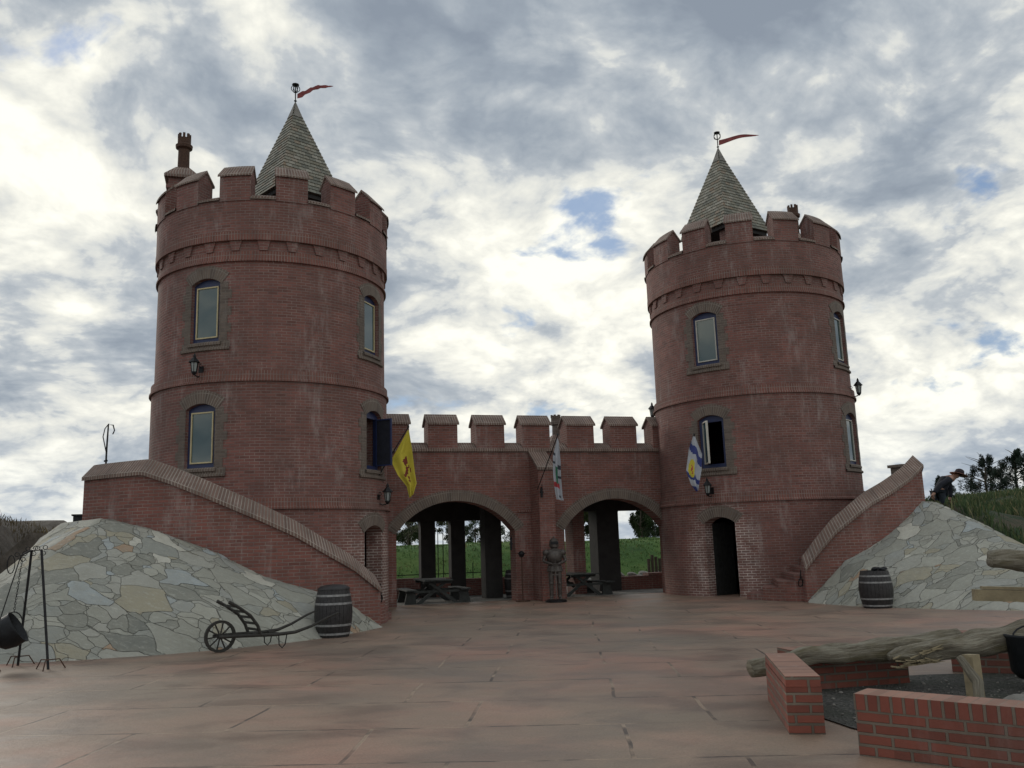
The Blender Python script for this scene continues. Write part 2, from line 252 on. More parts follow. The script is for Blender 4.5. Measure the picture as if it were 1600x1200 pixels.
# gravel
m, n, b = mat('gravel'); pos = n.node('ShaderNodeNewGeometry').outputs['Position']
gv = n.node('ShaderNodeTexVoronoi', {'Vector': pos, 'Scale': 38.0}, feature='F1')
c = n.mix(n.node('ShaderNodeSeparateXYZ', {0: gv.outputs['Color']}).outputs[0], (.035, .035, .032), (.11, .105, .095))
c = n.mix(n.ramp(n.noise(pos, 2, 5), [(.4, 0.), (.65, .6)]), c, (.03, .038, .022))
n.put(b.inputs['Base Color'], c); b.inputs['Roughness'].default_value = .9
n.l.new(n.node('ShaderNodeBump', {'Strength': 1.0, 'Distance': .03, 'Height': n.math('ADD', gv.outputs['Distance'], n.noise(pos, 6, 4))}).outputs[0], b.inputs['Normal'])
# slate roof
def slate():
    m, n, b = mat('slate'); uv = n.node('ShaderNodeUVMap').outputs[0]
    bt = n.node('ShaderNodeTexBrick', {'Vector': uv, 'Color1': (0, 0, 0), 'Color2': (1, 1, 1), 'Mortar': (0, 0, 0), 'Scale': 1.0, 'Mortar Size': .004, 'Mortar Smooth': .1, 'Bias': 0., 'Brick Width': .19, 'Row Height': .125}, offset=.5)
    t = n.node('ShaderNodeSeparateXYZ', {0: bt.outputs[0]}).outputs[0]
    c = n.ramp(t, [(0, (.13, .135, .115)), (.22, (.22, .225, .19)), (.42, (.29, .285, .235)), (.6, (.20, .185, .14)), (.8, (.36, .35, .30)), (1, (.24, .17, .115))], 'LINEAR')
    c = n.mix(n.ramp(n.noise(uv, 5, 6, .7), [(.4, 0.), (.7, .5)]), c, (.10, .085, .055))
    # shingle butts are real steps; a dark line only in the gaps
    c = n.mix(bt.outputs[1], c, (.03, .03, .025)); n.put(b.inputs['Base Color'], c); b.inputs['Roughness'].default_value = .75
    n.l.new(n.node('ShaderNodeBump', {'Strength': .8, 'Distance': .02, 'Height': n.math('ADD', t, n.noise(uv, 20, 4))}).outputs[0], b.inputs['Normal'])
slate()
# ------------------------------------------------------------------ mesh builder
class MB:
    def __init__(s): s.v = []; s.f = []; s.uv = []; s.mi = []; s.M = Matrix.Identity(4)
    def face(s, pts, uvs=None, mi=0):
        i = len(s.v); s.v += [tuple(s.M @ Vector(p)) for p in pts]; s.f.append(tuple(range(i, i+len(pts)))); s.uv.append(uvs); s.mi.append(mi)
    def box(s, x0, x1, y0, y1, z0, z1, mi=0, M=None):
        c = [(x, y, z) for z in (z0, z1) for y in (y0, y1) for x in (x0, x1)]
        if M is not None: c = [tuple(M @ Vector(p)) for p in c]
        for q in ((0, 2, 3, 1), (4, 5, 7, 6), (0, 1, 5, 4), (2, 6, 7, 3), (0, 4, 6, 2), (1, 3, 7, 5)): s.face([c[k] for k in q], None, mi)
    def prism(s, poly, y0, y1, mi=0, M=None):          # poly in (x,z), extruded along y
        a = [(x, y0, z) for x, z in poly]; b = [(x, y1, z) for x, z in poly]
        if M is not None: a = [tuple(M @ Vector(p)) for p in a]; b = [tuple(M @ Vector(p)) for p in b]
        s.face(a, None, mi); s.face(b[::-1], None, mi)
        for i in range(len(poly)): j = (i+1) % len(poly); s.face([a[i], b[i], b[j], a[j]], None, mi)
    def tube(s, path, rad, n=8, mi=0, cap=True, wob=0):
        path = [Vector(p) for p in path]; rr = rad if isinstance(rad, (list, tuple)) else [rad]*len(path)
        up = None; rings = []; L = 0; Ls = []
        for i, p in enumerate(path):
            d = (path[min(i+1, len(path)-1)]-path[max(i-1, 0)]).normalized()
            if up is None: up = d.orthogonal().normalized()
            up = (up-d*up.dot(d)).normalized(); sd_ = d.cross(up)
            if i: L += (p-path[i-1]).length
            Ls.append(L)
            ring = []
            for k in range(n):
                a = 2*math.pi*k/n; q = rr[i]*(1+(wob*mnoise.noise(Vector((p.x*3+math.cos(a), p.y*3+math.sin(a), L*2.5))) if wob else 0))
                ring.append(p+up*math.cos(a)*q+sd_*math.sin(a)*q)
            rings.append(ring)
        for i in range(len(rings)-1):
            for k in range(n):
                j = (k+1) % n; s.face([rings[i][k], rings[i][j], rings[i+1][j], rings[i+1][k]], [(Ls[i], k/n), (Ls[i], (k+1)/n), (Ls[i+1], (k+1)/n), (Ls[i+1], k/n)], mi)
        if cap: s.face(rings[0][::-1], None, mi); s.face(rings[-1], None, mi)
    def lathe(s, prof, n=24, c=(0, 0, 0), mi=0, M=None):
        for i in range(len(prof)-1):
            (r0, z0), (r1, z1) = prof[i], prof[i+1]
            for k in range(n):
                a, b_ = 2*math.pi*k/n, 2*math.pi*(k+1)/n
                p = [(c[0]+r*math.cos(t), c[1]+r*math.sin(t), c[2]+z) for r, z, t in ((r0, z0, a), (r0, z0, b_), (r1, z1, b_), (r1, z1, a))]
                if M is not None: p = [tuple(M @ Vector(q)) for q in p]
                if r0 < 1e-6: p = [p[0], p[2], p[3]]
                elif r1 < 1e-6: p = [p[0], p[1], p[2]]
                s.face(p, None, mi)
    def build(s, name, mats, parent=None, smooth=False, loc=None, norm=True):
        me = bpy.data.meshes.new(name); me.from_pydata(s.v, [], s.f); uvl = me.uv_layers.new(name='UVMap')
        for p, u, mi in zip(me.polygons, s.uv, s.mi):
            p.material_index = mi; p.use_smooth = smooth
            if u is not None:
                for li, q in zip(p.loop_indices, u): uvl.data[li].uv = q
            else:
                nn = p.normal
                for li in p.loop_indices:
                    co = me.vertices[me.loops[li].vertex_index].co
                    if abs(nn.z) > .75: uvl.data[li].uv = (co.x, co.y)
                    else:
                        t = Vector((-nn.y, nn.x, 0)).normalized(); uvl.data[li].uv = (co.dot(t), co.z/max(.3, math.sqrt(1-nn.z*nn.z)))
        bm = bmesh.new(); bm.from_mesh(me); bmesh.ops.remove_doubles(bm, verts=bm.verts, dist=1e-4)
        if norm: bmesh.ops.recalc_face_normals(bm, faces=bm.faces)
        if loc is not None: bmesh.ops.translate(bm, verts=bm.verts, vec=-Vector(loc))
        bm.to_mesh(me); bm.free()
        for m_ in (mats if isinstance(mats, (list, tuple)) else [mats]): me.materials.append(M[m_])
        o = bpy.data.objects.new(name, me); col.objects.link(o)
        if parent is not None: o.parent = parent; 
        if loc is not None: o.location = loc
        return o
def thing(name, label, cat, loc=(0, 0, 0), rz=0, group=None):
    o = bpy.data.objects.new(name, None); col.objects.link(o); o.location = loc; o.rotation_euler = (0, 0, rz); o.empty_display_size = .2
    o['label'] = label; o['category'] = cat
    if group: o['group'] = group
    return o
def tag(o, label, cat, group=None, kind=None):
    o['label'] = label; o['category'] = cat
    if group: o['group'] = group
    if kind: o['kind'] = kind
    return o
def copy_tree(o, loc, rz, label, parent=None):
    c = o.copy(); col.objects.link(c)
    if parent is None: c.location = loc; c.rotation_euler = (0, 0, rz); c['label'] = label
    else: c.parent = parent
    for ch in list(o.children): copy_tree(ch, None, 0, None, c)
    return c
def skin(name, verts, edges, radii, m_, parent=None, root=0, sub=2):
    me = bpy.data.meshes.new(name); me.from_pydata([tuple(v) for v in verts], edges, []); o = bpy.data.objects.new(name, me); col.objects.link(o)
    o.modifiers.new('s', 'SKIN'); sv = me.skin_vertices[0].data
    for i, r in enumerate(radii): sv[i].radius = (r, r) if not isinstance(r, tuple) else r; sv[i].use_root = (i == root)
    mod = o.modifiers.new('d', 'SUBSURF'); mod.levels = sub; mod.render_levels = sub
    dg = bpy.context.evaluated_depsgraph_get(); dg.update(); nm = bpy.data.meshes.new_from_object(o.evaluated_get(dg)); nm.name = name
    o.modifiers.clear(); o.data = nm; nm.materials.clear(); nm.materials.append(M[m_])
    for p in nm.polygons: p.use_smooth = True
    if parent is not None: o.parent = parent
    return o
def sm(t): t = max(0., min(1., t)); return t*t*(3-2*t)
# ------------------------------------------------------------------ layout constants (metres; x along the gate wall, y away)
S = 6.936; R = 2.855
TL = Vector((-S, 0)); TR = Vector((S, 0))
ZB1, ZB2, ZB3, ZP0, ZP1 = 2.46, 5.31, 8.12, 8.62, 9.60
# ------------------------------------------------------------------ openings in walls
def seg_head(uc, half, spring, rise):
    Rr = (half*half+rise*rise)/(2*rise)
    return lambda u: spring+rise-Rr+math.sqrt(max(0, Rr*Rr-(u-uc)**2))
def wall(mb, mp, u0, u1, z0, z1, th, ops, du, mi=0, inner=True, closed=False, ztop=None):
    """ops: (ua, ub, sill, head(u)); mp(u,d,z)->point; d grows inward"""
    cuts = {round(u0, 5), round(u1, 5)}; k = int(math.ceil((u1-u0)/du))
    base = [u0+(u1-u0)*i/k for i in range(k+1)]
    for ua, ub, sl, hd in ops:
        nn = max(6, int((ub-ua)/du*2)); base = [b_ for b_ in base if not (ua-du*.4 < b_ < ub+du*.4)]+[ua+(ub-ua)*i/nn for i in range(nn+1)]
    us = sorted(set(round(b_, 5) for b_ in base))
    def q(pts, mi_=mi): mb.face([mp(*p) for p in pts], [(p[0]+(p[1] if len(set(x[0] for x in pts)) == 1 else 0), p[2]+(p[1] if len(set(round(x[2], 4) for x in pts)) == 1 else 0)) for p in pts], mi_)
    for a, b_ in zip(us[:-1], us[1:]):
        mid = (a+b_)/2; st = [o for o in ops if o[0] < mid < o[1]]; st.sort(key=lambda o: o[2])
        segs = []; la = lb = z0
        for o in st:
            if o[2] > la+1e-4: segs.append((la, lb, o[2], o[2]))
            la, lb = o[3](a), o[3](b_)
            q([(a, 0, la), (b_, 0, lb), (b_, th, lb), (a, th, la)])
            if o[2] > z0+1e-4: q([(a, 0, o[2]), (b_, 0, o[2]), (b_, th, o[2]), (a, th, o[2])])
        segs.append((la, lb, z1, z1))
        for p0, p1, q0, q1 in segs:
            q([(a, 0, p0), (b_, 0, p1), (b_, 0, q1), (a, 0, q0)])
            if inner: q([(a, th, p0), (b_, th, p1), (b_, th, q1), (a, th, q0)])
    for ua, ub, sl, hd in ops:
        for u in (ua, ub): q([(u, 0, sl), (u, th, sl), (u, th, hd(u)), (u, 0, hd(u))])
    # top and ends
    for a, b_ in zip(us[:-1], us[1:]): q([(a, 0, z1), (b_, 0, z1), (b_, th, z1), (a, th, z1)])
    if not closed:
        for u in (us[0], us[-1]): q([(u, 0, z0), (u, th, z0), (u, th, z1), (u, 0, z1)])
def strip(mb, mp, ring, d0, d1, mi=0):
    """ring: list of ((u,z) inner, (u,z) outer, s) stations; slab between depth d1(out, negative) and d0"""
    for (i0, o0, s0), (i1, o1, s1) in zip(ring[:-1], ring[1:]):
        w_ = math.hypot(o0[0]-i0[0], o0[1]-i0[1])
        mb.face([mp(i0[0], d1, i0[1]), mp(i1[0], d1, i1[1]), mp(o1[0], d1, o1[1]), mp(o0[0], d1, o0[1])], [(s0, 0.004), (s1, 0.004), (s1, w_), (s0, w_)], mi)
        mb.face([mp(o0[0], d1, o0[1]), mp(o1[0], d1, o1[1]), mp(o1[0], d0, o1[1]), mp(o0[0], d0, o0[1])], [(s0, 0), (s1, 0), (s1, .03), (s0, .03)], mi)
        mb.face([mp(i0[0], d1, i0[1]), mp(i1[0], d1, i1[1]), mp(i1[0], d0, i1[1]), mp(i0[0], d0, i0[1])], [(s0, 0), (s1, 0), (s1, .03), (s0, .03)], mi)
def arch_ring(mb, mp, uc, half, spring, rise, wd, d1, ext=0., n=14):
    Rr = (half*half+rise*rise)/(2*rise); zc_ = spring+rise-Rr; a0 = math.asin(min(1, half/Rr))+ext; ring = []
    for i in range(n+1):
        a = -a0+2*a0*i/n
        ring.append(((uc+Rr*math.sin(a), zc_+Rr*math.cos(a)), (uc+(Rr+wd)*math.sin(a), zc_+(Rr+wd)*math.cos(a)), (Rr+wd/2)*a))
    strip(mb, mp, ring, 0.0, d1)
def quoins(mb, mp, ue, side, z0, z1, d1, wn=.20, ww=.29, hh=.198):
    z = z0; k = 0
    while z < z1-.02:
        zt = min(z+hh, z1); w_ = ww if k % 2 else wn; n = 3
        us = [ue+side*w_*i/n for i in range(n+1)]
        for a, b_ in zip(us[:-1], us[1:]): mb.face([mp(a, d1, z), mp(b_, d1, z), mp(b_, d1, zt), mp(a, d1, zt)], [(a, z), (b_, z), (b_, zt), (a, zt)])
        e_ = us[-1]; mb.face([mp(e_, d1, z), mp(e_, 0, z), mp(e_, 0, zt), mp(e_, d1, zt)], None)
        for zz in (z, zt): mb.face([mp(us[0], d1, zz), mp(us[-1], d1, zz), mp(us[-1], 0, zz), mp(us[0], 0, zz)], None)
        z = zt; k += 1
# ------------------------------------------------------------------ round towers
WIN = dict(lower=(3.40, 4.72, .12), upper=(6.26, 7.64, .12)); WH = .385
def make_tower(T, sg, label):
    t = thing('round_tower', label, 'tower', (T.x, 0, 0))
    def A(a): return -math.pi/2+sg*a                      # a: outward angle from the front, mirrored
    # angle list of window columns in outward angle: inner -55.5, outer +34.5, and two at the back
    cols = [R_(-55.4), R_(34.3), R_(124.5), R_(-145)]
    def mk(Rr):
        def mp(u, d, z): a = A(u/R); return ((Rr-d)*math.cos(a), (Rr-d)*math.sin(a), z)
        return mp
    C2 = math.pi*R
    du = 2*math.pi*R/144
    ops_low = []; ops_mid1 = []; ops_mid2 = []
    for c_ in cols:
        uc = c_*R
        for key, lst in (('lower', ops_mid1), ('upper', ops_mid2)):
            sl, sp, ri = WIN[key]; lst.append((uc-WH, uc+WH, sl, seg_head(uc, WH, sp, ri)))
    dc = R_(-54.2)*R; DH = .43
    ops_low.append((dc-DH, dc+DH, 0.0, seg_head(dc, DH, 1.93, .15)))
    dc2 = R_(40)*R; 
    b = MB(); wall(b, mk(R+.045), -C2, C2, 0, ZB1, .40, ops_low, du, closed=True)
    wall(b, mk(R+.02), -C2, C2, ZB1+.001, ZB2, .38, ops_mid1, du, closed=True)
    wall(b, mk(R-.035), -C2, C2, ZB2+.001, ZP0, .34, ops_mid2, du, closed=True)
    b.build('wall', 'brick', t)
    b = MB(); wall(b, mk(R+.045), -C2, C2, ZP0, ZP1, .45, [], du, closed=True); 
    b.box(-.01, .01, -.01, .01, ZP0+.1, ZP0+.12)
    b.build('parapet', 'brick', t)
    # dark rooms: floors and roof deck
    for z in (2.30, 5.15, 8.75):
        b = MB(); b.lathe([(0, z), (R-.42, z), (R-.42, z-.15), (0, z-.15)], 40); b.build('floor' if z < 8 else 'roof_deck', 'dark_room', t)
    # string courses of upright bricks
    for z, Rr, h in ((ZB1, R+.045, .13), (ZB2, R+.02, .14), (ZB3, R-.035, .13)):
        b = MB(); prof = [(Rr-.01, z-.01), (Rr+.055, z-.01), (Rr+.055, z+.035), (Rr+.022, z+.055), (Rr+.018, z+.23), (Rr-.07, z+.24)]; n = 144
        for i in range(n):
            a0, a1 = 2*math.pi*i/n, 2*math.pi*(i+1)/n; acc = 0
            for (r0, z0), (r1, z1) in zip(prof[:-1], prof[1:]):
                l = math.hypot(r1-r0, z1-z0)
                b.face([(r0*math.cos(a0), r0*math.sin(a0), z0), (r0*math.cos(a1), r0*math.sin(a1), z0), (r1*math.cos(a1), r1*math.sin(a1), z1), (r1*math.cos(a0), r1*math.sin(a0), z1)],
                       [(a0*R, acc), (a1*R, acc), (a1*R, acc+l), (a0*R, acc+l)]); acc += l
        b.build('string_course', 'brick_soldier', t)
    # corbel table: tapered consoles between blind panels + overhang lip
    b = MB(); prof = [(R-.04, ZP0-.02), (R+.053, ZP0-.02), (R+.053, ZP0+.19), (R+.03, ZP0+.20)]; n = 144
    for i in range(n):
        a0, a1 = 2*math.pi*i/n, 2*math.pi*(i+1)/n; acc = 0
        for (r0, z0), (r1, z1) in zip(prof[:-1], prof[1:]):
            l = math.hypot(r1-r0, z1-z0)
            b.face([(r0*math.cos(a0), r0*math.sin(a0), z0), (r0*math.cos(a1), r0*math.sin(a1), z0), (r1*math.cos(a1), r1*math.sin(a1), z1), (r1*math.cos(a0), r1*math.sin(a0), z1)], [(a0*R, acc), (a1*R, acc), (a1*R, acc+l), (a0*R, acc+l)]); acc += l
    b.build('corbel_lip', 'brick_soldier', t)
    mpm = mk(R-.035)
    for k in range(28):
        uc = R_(-6.3)*R+2*math.pi*R*k/28; b = MB(); d = -.042
        top, mid, bot = .15, .12, .08; zt, zm, zb = ZP0-.021, ZB3+.40, ZB3+.242
        pl = [(-bot, zb), (bot, zb), (mid, zm), (top, zt), (-top, zt), (-mid, zm)]
        b.face([mpm(uc+x, d, z) for x, z in pl], [(x, z) for x, z in pl])
        for i in range(6):
            j = (i+1) % 6; b.face([mpm(uc+pl[i][0], d, pl[i][1]), mpm(uc+pl[j][0], d, pl[j][1]), mpm(uc+pl[j][0], .02, pl[j][1]), mpm(uc+pl[i][0], .02, pl[i][1])])
        b.build('corbel', 'brick', t)
    # merlons with gabled brick caps and sloped coping between
    n14 = 14; st = 2*math.pi/n14; hw = R_(7.2); ph = R_(-5.7)
    def P3(a, r, z): a = A(a); return (r*math.cos(a), r*math.sin(a), z)
    for k in range(n14):
        ac = ph+k*st; b = MB(); r0, r1 = R-.41, R+.065; za, zt = ZP1, 10.22; seg = [ac-hw+2*hw*i/4 for i in range(5)]
        for a0, a1 in zip(seg[:-1], seg[1:]):
            b.face([P3(a0, r1, za-.05), P3(a1, r1, za-.05), P3(a1, r1, zt), P3(a0, r1, zt)], [(a0*R, za-.05), (a1*R, za-.05), (a1*R, zt), (a0*R, zt)])
            b.face([P3(a0, r0, za-.05), P3(a1, r0, za-.05), P3(a1, r0, zt), P3(a0, r0, zt)], [(a0*R, za), (a1*R, za), (a1*R, zt), (a0*R, zt)])
        rm = (r0+r1)/2; zr = 10.50
        for a in (seg[0], seg[-1]): b.face([P3(a, r1, za-.05), P3(a, r0, za-.05), P3(a, r0, zt), P3(a, rm, zr-.03), P3(a, r1, zt)], [(r1, za-.05), (r0, za-.05), (r0, zt), (rm, zr-.03), (r1, zt)])
        mer = b.build('merlon', 'brick', t)
        b = MB(); ea = hw+R_(.7)
        seg = [ac-ea+2*ea*i/4 for i in range(5)]
        for a0, a1 in zip(seg[:-1], seg[1:]):
            for ra, rb in ((r1+.045, rm), (r0-.045, rm)):
                L = math.hypot(rm-ra, zr-zt)
                b.face([P3(a0, ra, zt-.02), P3(a1, ra, zt-.02), P3(a1, rb, zr), P3(a0, rb, zr)], [(a0*R, 0), (a1*R, 0), (a1*R, L*.7), (a0*R, L*.7)])
                b.face([P3(a0, ra, zt-.02), P3(a1, ra, zt-.02), P3(a1, ra, zt-.07), P3(a0, ra, zt-.07)], [(a0*R, 0), (a1*R, 0), (a1*R, .05), (a0*R, .05)])
                b.face([P3(a0, ra, zt-.07), P3(a1, ra, zt-.07), P3(a1, rb, zr-.06), P3(a0, rb, zr-.06)])
        for a in (seg[0], seg[-1]):
            b.face([P3(a, r1+.045, zt-.02), P3(a, rm, zr), P3(a, rm, zr-.06), P3(a, r1+.045, zt-.07)]); b.face([P3(a, r0-.045, zt-.02), P3(a, rm, zr), P3(a, rm, zr-.06), P3(a, r0-.045, zt-.07)])
        c_ = b.build('coping', 'brick_cope', mer)
        # sloped sill to the next merlon
        b = MB(); g0, g1 = ac+hw, ac+st-hw; seg = [g0+(g1-g0)*i/3 for i in range(4)]
        for a0, a1 in zip(seg[:-1], seg[1:]):
            pr = [(R+.10, ZP1-.02), (R+.10, ZP1+.03), (R-.17, ZP1+.17), (R-.42, ZP1+.02)]; acc = 0
            for (ra, z0), (rb, z1) in zip(pr[:-1], pr[1:]):
                l = math.hypot(ra-rb, z1-z0); b.face([P3(a0, ra, z0), P3(a1, ra, z0), P3(a1, rb, z1), P3(a0, rb, z1)], [(a0*R, acc), (a1*R, acc), (a1*R, acc+l*.75), (a0*R, acc+l*.75)]); acc += l*.75
        b.build('parapet_sill', 'brick_cope', t)
    # windows
    for ci, c_ in enumerate(cols):
        uc = c_*R
        for key in ('lower', 'upper'):
            Rr = R+.02 if key == 'lower' else R-.035; mp = mk(Rr); sl, sp, ri = WIN[key]
            b = MB(); arch_ring(b, mp, uc, WH, sp, ri, .30, -.014, ext=.07, n=10); s_a = b.build('window_arch', 'brick_arch', t)
            b = MB(); quoins(b, mp, uc-WH, -1, sl, sp+.02, -.010); b.build('quoin_strip', 'brick_grey', t); b = MB(); quoins(b, mp, uc+WH, 1, sl, sp+.02, -.010); b.build('quoin_strip', 'brick_grey', t)
            b = MB()                                     # projecting sill of header bricks and apron
            n = 8; ue = WH+.27
            for i in range(n):
                a, b2 = uc-ue+2*ue*i/n, uc-ue+2*ue*(i+1)/n
                pr = [(0.0, sl-.22), (-.05, sl-.20), (-.05, sl-.15), (-.012, sl-.13), (-.012, sl-.001)]
                acc = 0
                for (d0, z0), (d1, z1) in zip(pr[:-1], pr[1:]):
                    l = math.hypot(d1-d0, z1-z0); b.face([mp(a, d0, z0), mp(b2, d0, z0), mp(b2, d1, z1), mp(a, d1, z1)], [(a, acc), (b2, acc), (b2, acc+l), (a, acc+l)]); acc += l
            ue = WH+.06
            for i in range(n):
                a, b2 = uc-ue+2*ue*i/n, uc-ue+2*ue*(i+1)/n
                pr = [(-.013, sl-.09), (-.05, sl-.085), (-.05, sl-.03), (0.0, sl+.004), (.12, sl+.012)]; acc = 0
                for (d0, z0), (d1, z1) in zip(pr[:-1], pr[1:]):
                    l = math.hypot(d1-d0, z1-z0); b.face([mp(a, d0, z0), mp(b2, d0, z0), mp(b2, d1, z1), mp(a, d1, z1)], [(a, acc), (b2, acc), (b2, acc+l), (a, acc+l)]); acc += l
            b.build('window_sill', 'brick_arch', t)
            # timber frame, flat, set back in the reveal: local x along tangent, y outward
            ang = A(c_); rw = Rr-.155
            Mw = Matrix.Translation((rw*math.cos(ang), rw*math.sin(ang), 0)) @ Matrix.Rotation(ang+math.pi/2, 4, 'Z')
            Wd = WH-.004; fw = .088; Rr2 = (WH*WH+ri*ri)/(2*ri); b = MB(); b.M = Mw
            b.box(-Wd, -Wd+fw, -.045, .04, sl+.01, sp-.06); b.box(Wd-fw, Wd, -.045, .04, sl+.01, sp-.06)
            b.box(-Wd+fw, Wd-fw, -.045, .04, sl+.01, sl+fw+.02)
            top = [(-Wd, sp-.06), (Wd, sp-.06)]+[(Wd-2*Wd*i/10, sp+ri-Rr2+math.sqrt(max(0, Rr2*Rr2-(Wd-2*Wd*i/10)**2))-.004) for i in range(11)]
            b.prism(top, -.045, .04)
            fr = b.build('window_frame', 'blue_paint', t)
            x0, x1, z0, z1 = -Wd+fw, Wd-fw, sl+fw+.02, sp-.06
            openw = key == 'lower' and ci == 0
            sash_mat = 'sash_white' if (sg > 0) else 'sash_paint'  # sash paint: white on the right tower, yellow on the left
            def sash(Mx, xa, xb, mat_='sash_paint', gl='glass'):
                b = MB(); b.M = Mx; e = .03
                b.box(xa, xa+e, -.075, -.02, z0, z1); b.box(xb-e, xb, -.075, -.02, z0, z1); b.box(xa+e, xb-e, -.075, -.02, z0, z0+e); b.box(xa+e, xb-e, -.075, -.02, z1-e, z1)
                s_ = b.build('sash', mat_, fr)
                b = MB(); b.M = Mx; b.box(xa+e-.002, xb-e+.002, -.052, -.044, z0+e-.002, z1-e+.002); g = b.build('pane', gl, fr)
            if openw:
                hx = x0 if sg > 0 else x1                 # casement swung outward on the side nearer the gate wall
                sgn = -1 if sg > 0 else 1
                if sg > 0:
                    Mo = Mw @ Matrix.Translation((x0+.02, -.06, 0)) @ Matrix.Rotation(R_(-52), 4, 'Z') @ Matrix.Translation((-x0, 0.06, 0)); sash(Mo, x0, x0+.50, 'sash_white')
                else:
                    Mo = Mw @ Matrix.Translation((x1-.02, -.06, 0)) @ Matrix.Rotation(R_(82), 4, 'Z') @ Matrix.Translation((-x1, 0.06, 0)); sash(Mo, x1-.46, x1, 'blue_paint', 'navy')
            else:
                sash(Mw, x0, x1, sash_mat if ci < 2 else 'sash_paint')
                if sg > 0 and ci == 0 and key == 'upper':
                    b = MB(); b.M = Mw; b.box(x0+.30, x0+.315, -.02, 0, z0+.03, z1-.03); b.box(x0+.03, x0+.30, -.02, 0, z0+.5, z0+.52); b.build('glazing_bar', 'sash_white', fr)
    # door
    mp = mk(R+.045); b = MB(); arch_ring(b, mp, dc, DH, 1.93, .15, .30, -.014, ext=.06, n=10); b.build('door_arch', 'brick_arch', t)
    ang = A(dc/R); Md = Matrix.Translation(((R-.33)*math.cos(ang), (R-.33)*math.sin(ang), 0)) @ Matrix.Rotation(ang+math.pi/2, 4, 'Z')
    b = MB(); b.M = Md @ Matrix.Translation((-DH+.03, 0, 0)) @ Matrix.Rotation(R_(72), 4, 'Z')
    for i in range(5): b.box(.012+i*.16, .16+i*.16, -.025, .025, .01, 1.95-abs(i-2)*.02)
    b.box(.02, .8, .025, .05, .35, .45); b.box(.02, .8, .025, .05, 1.5, 1.6)
    d_ = b.build('door', 'black_wood', t)
    b = MB(); b.M = Md @ Matrix.Translation((-DH+.03, 0, 0)) @ Matrix.Rotation(R_(72), 4, 'Z'); b.box(.70, .73, -.08, -.025, .95, 1.12); b.build('handle', 'iron', d_)
    return t, A
tl, AL = make_tower(TL, -1, 'left brick tower, the bigger-looking one with the closed yellow-framed windows')
tr, AR = make_tower(TR, 1, 'right brick tower with the dark open doorway at its foot')
# spire roofs
def spire(t, cx, phi, lab):
    D = 1.36; z0, z1 = 10.68, 13.55; rows = 27; cen = Vector((cx, 0, 0)); n4 = [cen+Vector((D*math.cos(phi+k*math.pi/2), D*math.sin(phi+k*math.pi/2), 0)) for k in range(4)]
    b = MB()
    for k in range(4):
        a, c_ = n4[k], n4[(k+1) % 4]; ed = (c_-a).normalized(); out = ((a+c_)/2-cen).normalized()
        for i in range(rows):
            t0, t1 = i/rows, (i+1)/rows
            def pt(p, tt, lift): q = p+(cen-p)*tt+(p-cen).normalized()*lift*1.41; return Vector((q.x, q.y, z0+(z1-z0)*tt))
            la, lb = pt(a, t0, .020), pt(c_, t0, .020); ua, ub = pt(a, t1, .003), pt(c_, t1, .003); bb = pt(a, t0, .001), pt(c_, t0, .001)
            h = i*.125; w0 = (lb-la).length/2; w1 = (ub-ua).length/2; off = k*3.3
            if (ub-ua).length < .01: b.face([la, lb, ua], [(off-w0, h+.002), (off+w0, h+.002), (off, h+.123)])
            else: b.face([la, lb, ub, ua], [(off-w0, h+.002), (off+w0, h+.002), (off+w1, h+.123), (off-w1, h+.123)])
            b.face([bb[0], bb[1], lb, la], [(off-w0, h+.01), (off+w0, h+.01), (off+w0, h+.03), (off-w0, h+.03)])
    b.face([(p.x, p.y, z0) for p in n4]); rf = b.build('spire_roof', 'slate', t, norm=False)
    b = MB(); tt = .86
    q4 = [p+(cen-p)*tt for p in n4]
    for k in range(4):
        o = ((n4[k]+n4[(k+1) % 4])/2-cen).normalized()*.03; a, c_ = q4[k]+o, q4[(k+1) % 4]+o; za = z0+(z1-z0)*tt-.02
        b.face([(a.x, a.y, za), (c_.x, c_.y, za), (cx, 0, z1+.10)])
    b.build('lead_cap', 'stone_grey', rf)
    b = MB(); b.M = Matrix.Translation((cx, 0, 0)) @ Matrix.Rotation(phi+math.pi/4, 4, 'Z')
    for x in (-.62, .62):
        for y in (-.62, .62): b.box(x-.12, x+.12, y-.12, y+.12, 8.7, 10.66)
    b.box(-.74, .74, -.74, .74, 8.7, 9.75); b.build('stair_turret', 'brick', t)
    b = MB(); b.M = Matrix.Translation((cx, 0, 0)) @ Matrix.Rotation(phi+math.pi/4, 4, 'Z')
    b.box(-.88, .88, -.88, .88, 10.56, 10.66); b.build('eaves_board', 'dark_roof', t)
spire(tl, .46, R_(-108), ''); spire(tr, -.46, R_(-120), '')
